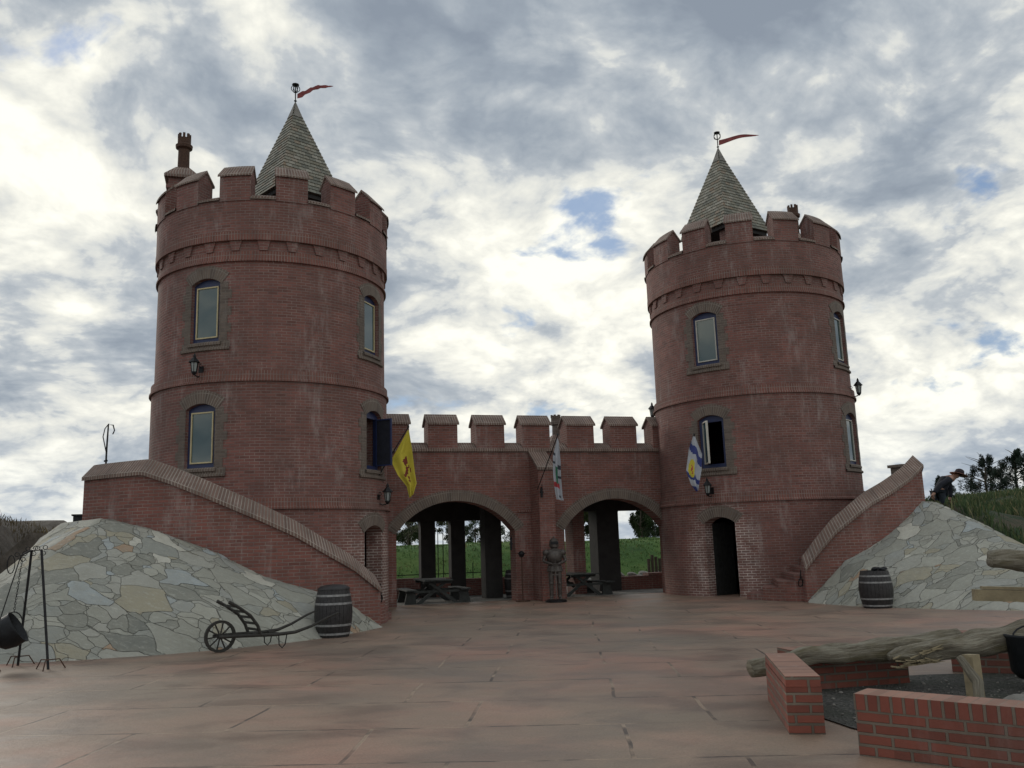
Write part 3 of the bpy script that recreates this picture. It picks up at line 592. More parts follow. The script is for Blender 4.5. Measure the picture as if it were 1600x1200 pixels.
def chimney(t, x, y, n_):
    b = MB(); b.M = Matrix.Translation((x, y, n_)); b.box(-.33, .33, -.33, .33, 8.7, 11.25); b.box(-.38, .38, -.38, .38, 10.95, 11.05); ch = b.build('chimney', 'brick', t)
    b = MB(); b.M = Matrix.Translation((x, y, n_)) 
    b.box(-.43, .43, -.43, .43, 11.25, 11.32)
    q = [(-.43, -.43), (.43, -.43), (.43, .43), (-.43, .43)]
    for k in range(4):
        (a0, a1), (b0, b1) = q[k], q[(k+1) % 4]; b.face([(a0, a1, 11.32), (b0, b1, 11.32), (b0*.4, b1*.4, 11.62), (a0*.4, a1*.4, 11.62)], [(0, 0), (.86, 0), (.6, .3), (.2, .3)])
    b.face([(a*.4, c*.4, 11.62) for a, c in q]); b.build('chimney_cap', 'brick_cope', ch)
    b = MB(); b.lathe([(.17, 11.60), (.15, 11.68), (.145, 12.18), (.21, 12.22), (.22, 12.30), (.17, 12.34), (.17, 12.50), (.12, 12.50), (.12, 12.3), (0, 12.3)], 16, (x, y, n_))
    for k in range(8):
        a = k*math.pi/4; b.box(-.03, .03, -.022, .022, 12.49, 12.62, M=Matrix.Translation((x+.145*math.cos(a), y+.145*math.sin(a), n_)) @ Matrix.Rotation(a+math.pi/2, 4, 'Z'))
    b.build('chimney_pot', 'rust_iron', ch)
chimney(tl, -2.38, .45, -.06); chimney(tr, 2.38, .45, -.52)
# weather vanes
def vane(x, lab, torn):
    t = thing('weather_vane', lab, 'weather vane', (x, 0, 13.6), 0, 'pennant vanes on the two spires'); t.scale = (1, 1, .82)
    b = MB(); b.tube([(0, 0, -.05), (0, 0, .62)], .016, 8); b.lathe([(0, .02), (.045, .06), (0, .11)], 8); b.build('rod', 'iron', t)
    b = MB(); cz = .50
    for k in range(3):
        a = k*math.pi/3; p = [(.115*math.cos(q)*math.cos(a), .115*math.cos(q)*math.sin(a), cz+.13*math.sin(q)) for q in [2*math.pi*i/16 for i in range(17)]]; b.tube(p, .011, 5, cap=False)
    b.lathe([(0, .60), (.09, .62), (.10, .655), (0, .70)], 8); b.build('cage', 'iron', t)
    b = MB(); dx, dy = math.cos(R_(-14)), math.sin(R_(-14)); n = 14; top = []; bot = []
    for i in range(n+1):
        f = i/n; L = 1.30 if not torn else .98; x_ = .05+L*f; zc_ = .24+(.30 if not torn else .36)*math.sin(f*1.75); wd = .19*(1-f)**.6+.010
        if torn: wd *= (.75+.45*((i*7) % 3)/2)
        top.append((x_*dx, x_*dy+.03*math.sin(f*9), zc_+wd/2)); bot.append((x_*dx, x_*dy+.03*math.sin(f*9+.4), zc_-wd/2))
    for i in range(n):
        for o in (0, .012):
            q = [bot[i], bot[i+1], top[i+1], top[i]]; b.face([(p[0], p[1]+o, p[2]) for p in q])
        b.face([top[i], top[i+1], (top[i+1][0], top[i+1][1]+.012, top[i+1][2]), (top[i][0], top[i][1]+.012, top[i][2])]); b.face([bot[i], bot[i+1], (bot[i+1][0], bot[i+1][1]+.012, bot[i+1][2]), (bot[i][0], bot[i][1]+.012, bot[i][2])])
    b.build('pennant', 'pennant_red', t, norm=False)
vane(-S+.46, 'wrought iron vane with a tattered red pennant on the left spire', True)
vane(S-.46, 'wrought iron vane with a smooth long red pennant on the right spire', False)
# ------------------------------------------------------------------ gate wall with two arches
YW = .87; WT = .52
gate = thing('arched_gate_wall', 'crenellated brick wall with two wide arches joining the two towers', 'wall', (0, YW, 0))
def mpw(u, d, z): return (u, d, z)
A1 = (-2.0, 1.66, 1.92, .84); A2 = (2.72, 1.60, 1.90, .85)
ops = [(A1[0]-A1[1], A1[0]+A1[1], 0.0, seg_head(*A1)), (A2[0]-A2[1], A2[0]+A2[1], 0.0, seg_head(*A2))]
b = MB(); wall(b, mpw, -4.65, 4.9, 0, 4.16, WT, ops, .5); b.build('wall', 'brick_wall', gate)
for a in (A1, A2):
    b = MB(); arch_ring(b, mpw, a[0], a[1], a[2], a[3], .30, -.016, ext=.02, n=28); b.build('arch_ring', 'brick_arch', gate)
b = MB(); pr = [(-.0, 4.10), (-.07, 4.12), (-.07, 4.19), (WT/2, 4.40), (WT+.07, 4.19), (WT+.07, 4.10)]; acc = 0
for (y0, z0), (y1, z1) in zip(pr[:-1], pr[1:]):
    l = math.hypot(y1-y0, z1-z0); b.face([(-4.6, y0, z0), (4.85, y0, z0), (4.85, y1, z1), (-4.6, y1, z1)], [(-4.6, acc), (4.85, acc), (4.85, acc+l*.7), (-4.6, acc+l*.7)]); acc += l*.7
b.build('coping', 'brick_cope', gate)
for k in range(7):
    x0 = -4.12+1.357*k; x1 = x0+.83; b = MB(); zt = 4.93; zr = 5.20
    yy0, yy1 = -.045, WT+.045; ym = WT/2
    b.face([(x0, yy0, 4.13), (x1, yy0, 4.13), (x1, yy0, zt), (x0, yy0, zt)]); b.face([(x0, yy1, 4.13), (x1, yy1, 4.13), (x1, yy1, zt), (x0, yy1, zt)])
    for x in (x0, x1): b.face([(x, yy0, 4.13), (x, yy1, 4.13), (x, yy1, zt), (x, ym, zr-.04), (x, yy0, zt)])
    b.face([(x0, yy0, 4.13), (x1, yy0, 4.13), (x1, yy1, 4.13), (x0, yy1, 4.13)])
    mer = b.build('merlon', 'brick_wall', gate)
    b = MB(); e = .045
    for ya in (yy0-.05, yy1+.05):
        l = math.hypot(ym-ya, zr-zt)
        b.face([(x0-e, ya, zt-.01), (x1+e, ya, zt-.01), (x1+e, ym, zr), (x0-e, ym, zr)], [(x0-e, 0), (x1+e, 0), (x1+e, l*.7), (x0-e, l*.7)])
        b.face([(x0-e, ya, zt-.07), (x1+e, ya, zt-.07), (x1+e, ya, zt-.01), (x0-e, ya, zt-.01)]); b.face([(x0-e, ya, zt-.07), (x1+e, ya, zt-.07), (x1+e, ym, zr-.06), (x0-e, ym, zr-.06)])
        for x in (x0-e, x1+e): b.face([(x, ya, zt-.07), (x, ya, zt-.01), (x, ym, zr), (x, ym, zr-.06)])
    b.build('merlon_cap', 'brick_cope', mer)
# buttress with weathered slope
b = MB(); x0, x1 = .15, .60; y0 = -.77
b.face([(x0, y0, 0), (x1, y0, 0), (x1, y0, 3.62), (x0, y0, 3.62)])
for x in (x0, x1): b.face([(x, y0, 0), (x, 0, 0), (x, 0, 4.12), (x, y0, 3.62)])
bt_ = b.build('buttress', 'brick_wall', gate)
b = MB(); e = .04; l = math.hypot(.8, .52)
b.face([(x0-e, y0-.05, 3.61), (x1+e, y0-.05, 3.61), (x1+e, -.003, 4.16), (x0-e, -.003, 4.16)], [(x0-e, 0), (x1+e, 0), (x1+e, .22), (x0-e, .22)])
b.face([(x0-e, y0-.05, 3.61), (x1+e, y0-.05, 3.61), (x1+e, y0-.05, 3.53), (x0-e, y0-.05, 3.53)])
for x in (x0-e, x1+e): b.face([(x, y0-.05, 3.53), (x, y0-.05, 3.61), (x, -.003, 4.16), (x, -.003, 4.08)])
b.face([(x0-e, y0-.05, 3.53), (x1+e, y0-.05, 3.53), (x1+e, -.003, 4.08), (x0-e, -.003, 4.08)]); b.build('buttress_cap', 'brick_cope', bt_)
# short string course stubs level with the tower band
for xa, xb in ((-.25, .145), (.605, .95), (4.40, 4.75)):
    b = MB(); b.box(xa, xb, -.045, -.001, 2.42, 2.47); b.build('string_course', 'brick_soldier', gate)
# gallery behind the wall: deck, beams, rear piers (all one building with the wall)
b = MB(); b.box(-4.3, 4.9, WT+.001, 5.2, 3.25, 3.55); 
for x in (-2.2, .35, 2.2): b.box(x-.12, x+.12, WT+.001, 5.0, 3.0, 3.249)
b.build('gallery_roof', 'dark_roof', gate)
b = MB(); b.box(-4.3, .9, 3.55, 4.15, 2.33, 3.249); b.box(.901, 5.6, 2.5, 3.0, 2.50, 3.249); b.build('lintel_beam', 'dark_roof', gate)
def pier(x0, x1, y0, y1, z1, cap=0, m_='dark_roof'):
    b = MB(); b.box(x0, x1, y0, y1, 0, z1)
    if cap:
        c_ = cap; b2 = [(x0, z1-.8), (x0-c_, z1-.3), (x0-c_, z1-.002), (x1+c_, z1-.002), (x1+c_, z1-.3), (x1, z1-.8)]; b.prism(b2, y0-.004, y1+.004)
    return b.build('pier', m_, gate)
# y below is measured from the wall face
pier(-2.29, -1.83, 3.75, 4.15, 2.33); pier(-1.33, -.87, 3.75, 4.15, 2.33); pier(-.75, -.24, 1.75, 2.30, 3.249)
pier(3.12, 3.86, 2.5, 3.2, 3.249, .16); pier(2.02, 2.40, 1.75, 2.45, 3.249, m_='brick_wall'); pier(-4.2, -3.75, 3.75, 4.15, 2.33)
b = MB(); b.box(-3.74, -2.30, 3.85, 4.10, 0, .60); b.box(-1.82, -1.34, 3.85, 4.10, 0, .58); b.box(-.86, 1.2, 3.85, 4.10, 0, .52); b.build('low_parapet', 'brick_wall', gate)
b = MB(); b.box(3.87, 6.6, 2.75, 3.1, 0, .42); b.box(4.9, 6.6, 2.70, 3.15, .42, .50); b.build('seat_wall', 'brick_wall', gate)
b = MB(); b.box(-4.0, 6.4, WT+.01, 5.4, .002, .006); b.build('gallery_floor', 'stone_grey', gate)
b = MB()
for x in (-.75+.9, ): pass
# small chimney rising behind the wall walk
b = MB(); b.M = Matrix.Translation((1.74, 2.1, 0)); b.box(-.24, .24, -.24, .24, 3.55, 4.55); ch = b.build('chimney', 'brick_wall', gate)
b = MB(); b.M = Matrix.Translation((1.74, 2.1, 0)); q = [(-.36, -.36), (.36, -.36), (.36, .36), (-.36, .36)]
for k in range(4):
    (a0, a1), (b0, b1) = q[k], q[(k+1) % 4]; b.face([(a0, a1, 4.55), (b0, b1, 4.55), (b0*.35, b1*.35, 4.86), (a0*.35, a1*.35, 4.86)])
b.face([(a, c, 4.55) for a, c in q]); b.build('chimney_cap', 'brick_cope', ch)
b = MB(); b.lathe([(.13, 4.82), (.12, 5.16), (.17, 5.19), (.17, 5.28), (.15, 5.30), (.15, 5.42), (0, 5.42)], 12, (1.74, 2.1, 0))
for k in range(6): a = k*math.pi/3; b.box(-.035, .035, -.025, .025, 5.41, 5.50, M=Matrix.Translation((1.74+.13*math.cos(a), 2.1+.13*math.sin(a), 0)) @ Matrix.Rotation(a+math.pi/2, 4, 'Z'))
b.build('chimney_pot', 'brick_grey', ch)
# ------------------------------------------------------------------ curved stair walls + steps
RW = 5.30; TH = .40
EV = [(-22.5, .74), (-16, 1.20), (-10, 1.52), (-4, 1.86), (4, 2.22), (15, 2.68), (22, 2.95), (28, 3.14), (45, 3.10)]
def interp(tab, a):
    if a <= tab[0][0]: return tab[0][1]
    for (a0, z0), (a1, z1) in zip(tab[:-1], tab[1:]):
        if a <= a1: return z0+(z1-z0)*(a-a0)/(a1-a0)
    return tab[-1][1]
def stair_wall(T, sg, amax, lab, ev, tail):
    t = thing('stair_wall', lab, 'wall', (T.x, 0, 0), 0, 'curved walls flanking the outer stairs')
    pts = []; a = -22.5
    while a < amax+1e-6: pts.append((R_(a), interp(ev, a))); a += 1.25
    def c2(a, r): q = -math.pi/2+sg*a; return (r*math.cos(q), r*math.sin(q))
    st = [(c2(a, RW), c2(a, RW-TH), z, a*RW, c2(a, RW+.06), c2(a, RW-TH-.06), c2(a, RW-TH/2)) for a, z in pts]
    if tail:
        o, i, z, s, oe, ie, md = st[-1]; d = Vector((math.cos(tail), math.sin(tail)))
        for L in (1.2, 2.4):
            f = lambda p: (p[0]+d.x*L, p[1]+d.y*L); st.append((f(o), f(i), z, s+L, f(oe), f(ie), f(md)))
    b = MB(); c = MB()
    for p, q in zip(st[:-1], st[1:]):
        (o0, i0, z0, s0, oe0, ie0, m0), (o1, i1, z1, s1, oe1, ie1, m1) = p, q
        for e0, e1 in ((o0, o1), (i0, i1)): b.face([(*e0, 0), (*e1, 0), (*e1, z1), (*e0, z0)], [(s0, 0), (s1, 0), (s1, z1), (s0, z0)])
        dl = math.hypot(s1-s0, z1-z0); h = .25
        ss0 = s0*1.12
        for e0, e1 in ((oe0, oe1), (ie0, ie1)):
            c.face([(*e0, z0-.01), (*e1, z1-.01), (*m1, z1+h), (*m0, z0+h)], [(s0*1.1, 0), (s1*1.1, 0), (s1*1.1, .228), (s0*1.1, .228)])
            c.face([(*e0, z0-.08), (*e1, z1-.08), (*e1, z1-.01), (*e0, z0-.01)], [(s0*1.1, .02), (s1*1.1, .02), (s1*1.1, .09), (s0*1.1, .09)])
            c.face([(*e0, z0-.08), (*e1, z1-.08), (*m1, z1+h-.07), (*m0, z0+h-.07)])
    for o, i, z, s, oe, ie, md in (st[0], st[-1]):
        b.face([(*o, 0), (*i, 0), (*i, z), (*md, z+.2), (*o, z)])
        for e in (oe, ie): c.face([(*e, z-.08), (*e, z-.01), (*md, z+.25), (*md, z+.18)])
    b.build('wall', 'brick_wall', t); c.build('coping', 'brick_cope', t)
    return t
EVR = [(-22.5, .78), (-19, 1.15), (-14, 1.62), (-8, 2.0), (-4, 2.24), (2.4, 2.50), (9.5, 2.82), (15, 3.14), (16, 3.16)]
swl = stair_wall(TL, -1, 43.75, 'long curved brick stair wall with sloping brick coping, in front of the left tower', EV, None)
swr = stair_wall(TR, 1, 15.0, 'curved brick stair wall rising to a pointed end, in front of the right tower', EVR, R_(50))
b = MB(); 
for q in range(1):
    a = -math.pi/2+R_(12.6); M_ = Matrix.Translation((4.85*math.cos(a), 4.85*math.sin(a), 0)) @ Matrix.Rotation(a+math.pi/2, 4, 'Z')
    b.box(-.14, .14, -.16, .16, 2.2, 3.12, M=M_); b.box(-.19, .19, -.21, .21, 3.10, 3.17, M=M_)
b.build('end_post', 'brick_grey', swr)
def stairs(T, sg, lab):
    t = thing('brick_stairs', lab, 'stairs', (T.x, 0, 0), 0, 'curved brick stairs round the towers')
    b = MB(); ri = R+.05
    for k in range(14):
        a0 = -38+k*4.6 if k else -39; a1 = a0+4.6 if k else -33.4; z = .155*(k+1)
        if k == 13: a1 = 44
        nseg = max(2, int((a1-a0)/2.2)); aa = [a0+(a1-a0)*i/nseg for i in range(nseg+1)]
        lowz = z-.155
        def rr(a): return 4.0+(RW-TH-4.0)*sm((a+40)/17) if a < -23 else RW-TH-.004
        def P_(a, r, zz): q = -math.pi/2+sg*R_(a); return (r*math.cos(q), r*math.sin(q), zz)
        for p, q in zip(aa[:-1], aa[1:]):
            b.face([P_(p, ri, z), P_(q, ri, z), P_(q, rr(q), z), P_(p, rr(p), z)])
            b.face([P_(p, rr(p), 0), P_(q, rr(q), 0), P_(q, rr(q), z), P_(p, rr(p), z)])
        b.face([P_(a0, ri, lowz), P_(a0, rr(a0), lowz), P_(a0, rr(a0), z), P_(a0, ri, z)], [(0, 0), (rr(a0)-ri, 0), (rr(a0)-ri, .155), (0, .155)])
        b.face([P_(a1, ri, 0), P_(a1, rr(a1), 0), P_(a1, rr(a1), z), P_(a1, ri, z)])
    b.build('steps', 'brick_wall', t)
stairs(TL, -1, 'brick stairs hidden behind the left stair wall'); stairs(TR, 1, 'curved brick steps beside the right tower doorway')
# ------------------------------------------------------------------ terrain, patio, stone slopes
FL = [(-22.5, 5.42), (-14, 6.05), (0, 7.1), (8, 7.68), (18, 8.15), (28, 8.7), (38, 8.9), (46, 8.2), (54, 7.0), (64, 6.2), (78, 5.9), (150, 5.8)]
FR = [(-22.5, 5.40), (-16, 7.0), (-10, 8.1), (-3, 9.35), (8, 9.5), (20, 9.1), (40, 9.1), (110, 8.5)]
ZT = [(-22.5, .02), (-16, .44), (-8.5, .74), (2.5, 1.08), (11, 1.50), (24, 1.98), (35, 2.25), (45, 2.22), (52, 1.95), (60, 1.2), (68, .5), (76, .1), (150, .1)]
ZTR = [(-22.5, .02), (-12.3, .90), (-6, 1.16), (1, 1.50), (7.3, 1.86), (13.4, 2.24), (110, 2.28)]
def mound(a, r, F, Z):
    fr = interp(F, a); zt = interp(Z, a); flat = .35*sm((a-12)/20)
    t = max(0, min(1, (r-RW-flat)/(fr-RW-flat))); 
    return zt*((1-t)+((.15 if a < 15 else .15*max(0, 1-(a-15)/25)) if F is FL else .03)*math.sin(math.pi*t)) 
def terr(x, y):
    nz = mnoise.noise(Vector((x*.25, y*.25, 0)))*.35+mnoise.noise(Vector((x*.9, y*.9, 3)))*.10
    h = -.03
    hb = (1.62+nz*.5)*sm((y-9.2)/4.2); h = max(h, hb-.03)
    for T, sg, F, Z in ((TL, -1, FL, ZT), (TR, 1, FR, ZTR)):
        dx, dy = x-T.x, y-T.y; r = math.hypot(dx, dy); a = math.degrees(math.atan2(dx*sg, -dy))
        if r < RW and 44 < a < 150 and r > R: h = max(h, 2.10+nz*.3)
        elif r >= RW and -22 < a < 150: h = max(h, mound(a, r, F, Z)*.85-.22)
    # left earth bank
    hl = (2.66+nz*.9)*sm((-x-11.0)/2.6)*sm((y+6.5)/5.5); h = max(h, hl-.03)
    if x > 7:                                              # right grass slope
        n18 = R_(18); q = Vector((x-TR.x, y)); s_ = q.dot(Vector((math.cos(n18), math.sin(n18)))); al = q.dot(Vector((math.sin(n18), -math.cos(n18))))
        if s_ > 0:
            base = mound(18, max(RW, al), FR, ZTR); tgt = 1.78+.13*max(0, x-12.2)+nz*.35; tgt = min(tgt, 2.95+nz*.5)
            k_ = sm(s_/5.5)*(1-sm((al-10.2)/4)); lim = 1-sm((y-.5)/3)*(1-sm((x-.55*(y-8)-15)/5)); h = max(h, (base*(1-k_)+tgt*k_-.03)*lim)
    return h
def frange(a, b_, s_): 
    o = []; 
    while a < b_-1e-6: o.append(a); a += s_
    return o
xs = [-600, -300, -150, -90, -60, -45, -35]+frange(-28, 34, .5)+[34, 38, 44, 55, 80, 120, 200, 400, 700]
ys = [-400, -200, -100, -60, -40, -30, -24, -20]+frange(-16, 22, .5)+[22, 24, 27, 31, 36, 45, 60, 90, 150, 300, 600, 1200]
b = MB(); Z_ = {(i, j): terr(x, y) for i, x in enumerate(xs) for j, y in enumerate(ys)}
vs = [(x, y, Z_[(i, j)]) for i, x in enumerate(xs) for j, y in enumerate(ys)]; nj = len(ys)
me = bpy.data.meshes.new('ground'); me.from_pydata(vs, [], [(i*nj+j, (i+1)*nj+j, (i+1)*nj+j+1, i*nj+j+1) for i in range(len(xs)-1) for j in range(nj-1)])
me.materials.append(M['terrain'])
for p in me.polygons: p.use_smooth = True
gr = bpy.data.objects.new('ground', me); col.objects.link(gr); gr['kind'] = 'structure'
b = MB(); b.face([(-40, -45, 0), (30, -45, 0), (30, 9.0, 0), (-40, 9.0, 0)]); pt_ = b.build('patio', 'patio'); pt_['kind'] = 'structure'
def slope(T, sg, F, Z, amax):
    b = MB(); aa = frange(-22.5, amax, .5)+[amax]; nr = 84
    g = []
    for a in aa:
        row = []
        for i in range(nr+1):
            fr = interp(F, a)+.05; r = RW+.002+(fr-RW)*i/nr; q = -math.pi/2+sg*R_(a)
            nzv = .05*mnoise.noise(Vector((r*1.3*math.cos(q), r*1.3*math.sin(q), 0)))*(1 if 0 < i < nr else 0)
            z = mound(a, r, F, Z)+nzv if i < nr else -.02
            row.append((T.x+r*math.cos(q), T.y+r*math.sin(q), z, (a*math.pi/180*7.2, r*1.15)))
        g.append(row)
    for i in range(len(g)-1):
        for j in range(nr):
            q = [g[i][j], g[i+1][j], g[i+1][j+1], g[i][j+1]]; b.face([p[:3] for p in q], [p[3] for p in q])
    o = b.build('stone_slope', 'flagstone', smooth=True); o['kind'] = 'structure'; return o
slope(TL, -1, FL, ZT, 78); slope(TR, 1, FR, ZTR, 18.5)
# ------------------------------------------------------------------ lanterns
def lantern_proto(label):
    t = thing('wall_lantern', label, 'lantern', group='black iron lanterns on the towers')
    b = MB(); b.box(-.055, .055, -.02, .03, -.16, .10); b.tube([(0, 0, -.10), (0, -.10, -.16), (0, -.20, -.14), (0, -.24, -.10)], .014, 6); b.tube([(0, -.01, .05), (0, -.08, .10), (0, -.05, .16), (0, -.01, .13)], .009, 5)
    b.build('bracket', 'iron', t)
    b = MB(); c_ = (0, -.24, 0); b.lathe([(0, -.15), (.03, -.13), (.06, -.09), (.065, -.06), (0, -.06)], 6, c_)
    for k in range(6):
        a = k*math.pi/3; b.tube([(.058*math.cos(a), -.24+.058*math.sin(a), -.07), (.088*math.cos(a), -.24+.088*math.sin(a), .15)], .008, 4)
    b.lathe([(.10, .14), (.135, .15), (.05, .25), (.03, .27), (.035, .30), (.008, .36), (0, .36)], 6, c_); b.lathe([(.10, .14), (0, .145)], 6, c_); b.build('cage', 'iron', t)
    b = MB(); b.lathe([(0, -.06), (.05, -.06), (.078, .14), (0, .14)], 6, c_); b.build('glass', 'lamp_glass', t)
    return t
def on_tower(T, Rr, ang, z): return (T.x+Rr*math.cos(R_(ang)), T.y+Rr*math.sin(R_(ang)), z)
L0 = lantern_proto('black wall lantern between the two outer windows of the left tower')
L0.location = on_tower(TL, R-.02, -125, 5.60); L0.rotation_euler = (0, 0, R_(-125+90))
for T, Rr, an, z, lab in ((TL, R+.03, -31, 2.72, 'black wall lantern beside the left arch, under the open blue window'), (TR, R+.03, -147, 2.78, 'black wall lantern above the dark doorway of the right tower'),
                      (TR, R-.02, -50, 5.48, 'black wall lantern sticking out against the sky on the right edge of the right tower'), (TR, R-.06, 141, 5.42, 'small black lantern peeking out behind the gate wall at the right tower')):
    copy_tree(L0, on_tower(T, Rr, an, z), R_(an+90), lab)
# ------------------------------------------------------------------ flags
def flag(name, lab, YLs, YRs, y0, pole, py0, py1, cls, mats, fold=3.0, amp=.05):
    t = thing(name, lab, 'flag', (pole[0][0], py0, pole[0][1]), 0, 'flags on slanted wall poles'); O = Vector(t.location)
    b = MB(); p0, p1 = Vector((pole[0][0], py0, pole[0][1]))-O, Vector((pole[1][0], py1, pole[1][1]))-O; b.tube([p0, p1], .014, 8); b.lathe([(0, -.02), (.03, 0), (.022, .03), (0, .06)], 8, tuple(p1)); b.build('flagpole', 'iron', t)
    def samp(L, t_): f = t_*(len(L)-1); i = min(int(f), len(L)-2); f -= i; return L[i][0]*(1-f)+L[i+1][0]*f, L[i][1]*(1-f)+L[i+1][1]*f
    b = MB(); ns, nt = 22, 60; g = {}
    for i in range(ns+1):
        for j in range(nt+1):
            s_, t_ = i/ns, j/nt; (xa, za), (xb, zb) = samp(YLs, t_), samp(YRs, t_); 
            y = y0+amp*math.sin(s_*fold*math.pi*2+t_*2.0)*min(1, t_*4)*(1-.3*t_)
            g[i, j] = (xa*(1-s_)+xb*s_-O.x, y-O.y, za*(1-s_)+zb*s_-O.z)
    for i in range(ns):
        for j in range(nt):
            mi = cls((i+.5)/ns, (j+.5)/nt)
            q = [g[i, j], g[i+1, j], g[i+1, j+1], g[i, j+1]]; b.face(q, None, mi); b.face([(p[0], p[1]+.006, p[2]) for p in q], None, mi)
    b.build('cloth', mats, t, smooth=True, norm=False); return t
def inpoly(s_, t_, P_):
    c_ = False
    for i in range(len(P_)):
        (x0, y0), (x1, y1) = P_[i], P_[i-1]
        if (y0 > t_) != (y1 > t_) and s_ < (x1-x0)*(t_-y0)/(y1-y0)+x0: c_ = not c_
    return c_
LION = [[(.47, .33), (.70, .30), (.74, .37), (.60, .40), (.50, .38)], [(.58, .40), (.74, .42), (.60, .50), (.36, .56), (.32, .53), (.52, .46)], [(.30, .50), (.38, .49), (.42, .56), (.33, .57)], [(.52, .54), (.66, .56), (.58, .63), (.48, .62)], [(.40, .64), (.58, .63), (.60, .67), (.45, .68)], [(.74, .40), (.82, .44), (.78, .50)]]
flag('yellow_flag', 'yellow flag with dark red rampant lion hanging beside the left arch', [(-3.75, 4.38), (-4.17, 3.63), (-4.0, 3.28), (-3.78, 3.0), (-3.72, 2.72)], [(-3.72, 4.38), (-3.66, 3.94), (-3.59, 3.31), (-3.55, 3.07), (-3.63, 2.81)], -1.6,
     [(-4.45, 3.28), (-3.74, 4.45)], -1.45, -1.62, lambda s_, t_: 1 if any(inpoly(s_, t_, p) for p in LION) else 0, ['yellow_cloth', 'lion_red'], 1.6, .05)
def cm(s_, t_):
    s_ = s_*.9+.05
    if .30 < s_ < .62 and .38 < t_ < .62: return 1
    if .02 < s_ < .75 and .60 < t_ < .66: return 2
    if (s_ < .3 and (.2 < t_ < .24 or .31 < t_ < .35)) or (.45 < s_ < .75 and (.76 < t_ < .88)) or (s_ > .6 and (.33 < t_ < .40 or .50 < t_ < .54)): return 3
    return 0
flag('white_flag', 'narrow white flag with green and red marks hanging at the middle buttress', [(.50, 4.33), (.36, 3.85), (.35, 3.37), (.39, 2.85), (.42, 2.68)], [(.54, 4.23), (.56, 3.71), (.55, 3.28), (.57, 2.76), (.60, 2.64)], -.6,
     [(.10, 2.99), (.51, 4.40)], .06, -.62, cm, ['white_cloth', 'green_cloth', 'red_cloth', 'dark_cloth'], 1.5, .045)
def cz(s_, t_):
    d = math.hypot((s_-.30)*1.1, (t_-.50)*1.5)
    if d < .10 and ((s_*31) % 1 < .75): return 3 if (int(s_*22)+int(t_*40)) % 3 else 2
    if d < .20 and s_ < .62: return 2
    w_ = t_-.22*(s_-.5)-.02*math.sin(s_*9)
    for lo, hi in ((.20, .33), (.60, .72), (.88, 1.2)):
        if lo < w_ < hi: return 1
    return 0
flag('striped_flag', 'white and blue wavy striped flag with yellow and red crest on the right tower', [(3.67, 4.17), (3.54, 3.86), (3.42, 3.28), (3.54, 2.91), (3.67, 2.73)], [(3.73, 4.17), (3.90, 3.71), (3.84, 3.28), (3.75, 2.98), (3.69, 2.75)], -2.3,
     [(4.24, 3.11), (3.69, 4.20)], -1.35, -2.32, cz, ['white_cloth', 'blue_cloth', 'yellow_cloth', 'red_cloth'], 1.4, .05)
# ------------------------------------------------------------------ barrels
def barrel_proto(label, lid=True):
    t = thing('barrel', label, 'barrel', group='old black barrels with metal hoops'); b = MB(); H = .95; n = 28
    def rad(z): f = z/H; return .285+.065*math.sin(math.pi*f)
    zz = [i*H/14 for i in range(15)]
    for k in range(n):
        a0, a1 = 2*math.pi*(k+.04)/n, 2*math.pi*(k+.96)/n; am = 2*math.pi*(k+1.04)/n
        for z0, z1 in zip(zz[:-1], zz[1:]):
            P_ = lambda a, z, e=0: ((rad(z)-e)*math.cos(a), (rad(z)-e)*math.sin(a), z)
            b.face([P_(a0, z0), P_(a1, z0), P_(a1, z1), P_(a0, z1)]); b.face([P_(a1, z0), P_(a1+(am-a1)/2, z0, .007), P_(a1+(am-a1)/2, z1, .007), P_(a1, z1)]); b.face([P_(a1+(am-a1)/2, z0, .007), P_(am, z0), P_(am, z1), P_(a1+(am-a1)/2, z1, .007)])
    b.build('staves', 'barrel_wood', t, norm=False)
    b = MB(); b.lathe([(.285, H-.02), (.262, H), (.262, H-.03), (0, H-.03)], n); b.build('head', 'barrel_wood', t); b = MB(); b.lathe([(0, .01), (.28, .01)], n); b.build('bottom', 'barrel_wood', t)
    for z in (.07, .24, .66, .82):
        b = MB(); b.lathe([(rad(z)-.004, z-.022), (rad(z)+.007, z-.02), (rad(z+.01)+.007, z+.02), (rad(z)-.004, z+.022)], 36); b.build('hoop', 'hoop', t, smooth=False)
    return t
B0 = barrel_proto('tall black barrel with rounded top, at the end of the left stair wall')
B0.location = (-5.97, -6.42, 0); B0.scale = (.97, .97, .885)
b = MB(); b.lathe([(.30, .93), (.30, .955), (.25, 1.00), (.12, 1.03), (0, 1.035)], 28); 
B1 = copy_tree(B0, (5.05, -7.12, 0), .4, 'black barrel with a crumpled black cloth on top, in front of the right stone slope')
B1.scale = (.96, .96, .79)
B2 = copy_tree(B0, (.12, 2.5, 0), 1.1, 'dark barrel inside the left arch, half hidden behind the middle pier'); B2.scale = (.95, .95, .84)
b.build('lid', 'barrel_wood', B0, smooth=True)
b = MB()
for k in range(9):
    a = k*.7; b.lathe([(0, .0), (.07, .02), (.06, .06), (0, .08)], 8, (.17*math.cos(a)*.6+.08, .15*math.sin(a)*.7-.08, .945+.012*(k % 3)))
b.build('cloth_bundle', 'cauldron', None, smooth=True).parent = B1
col.objects[-1]
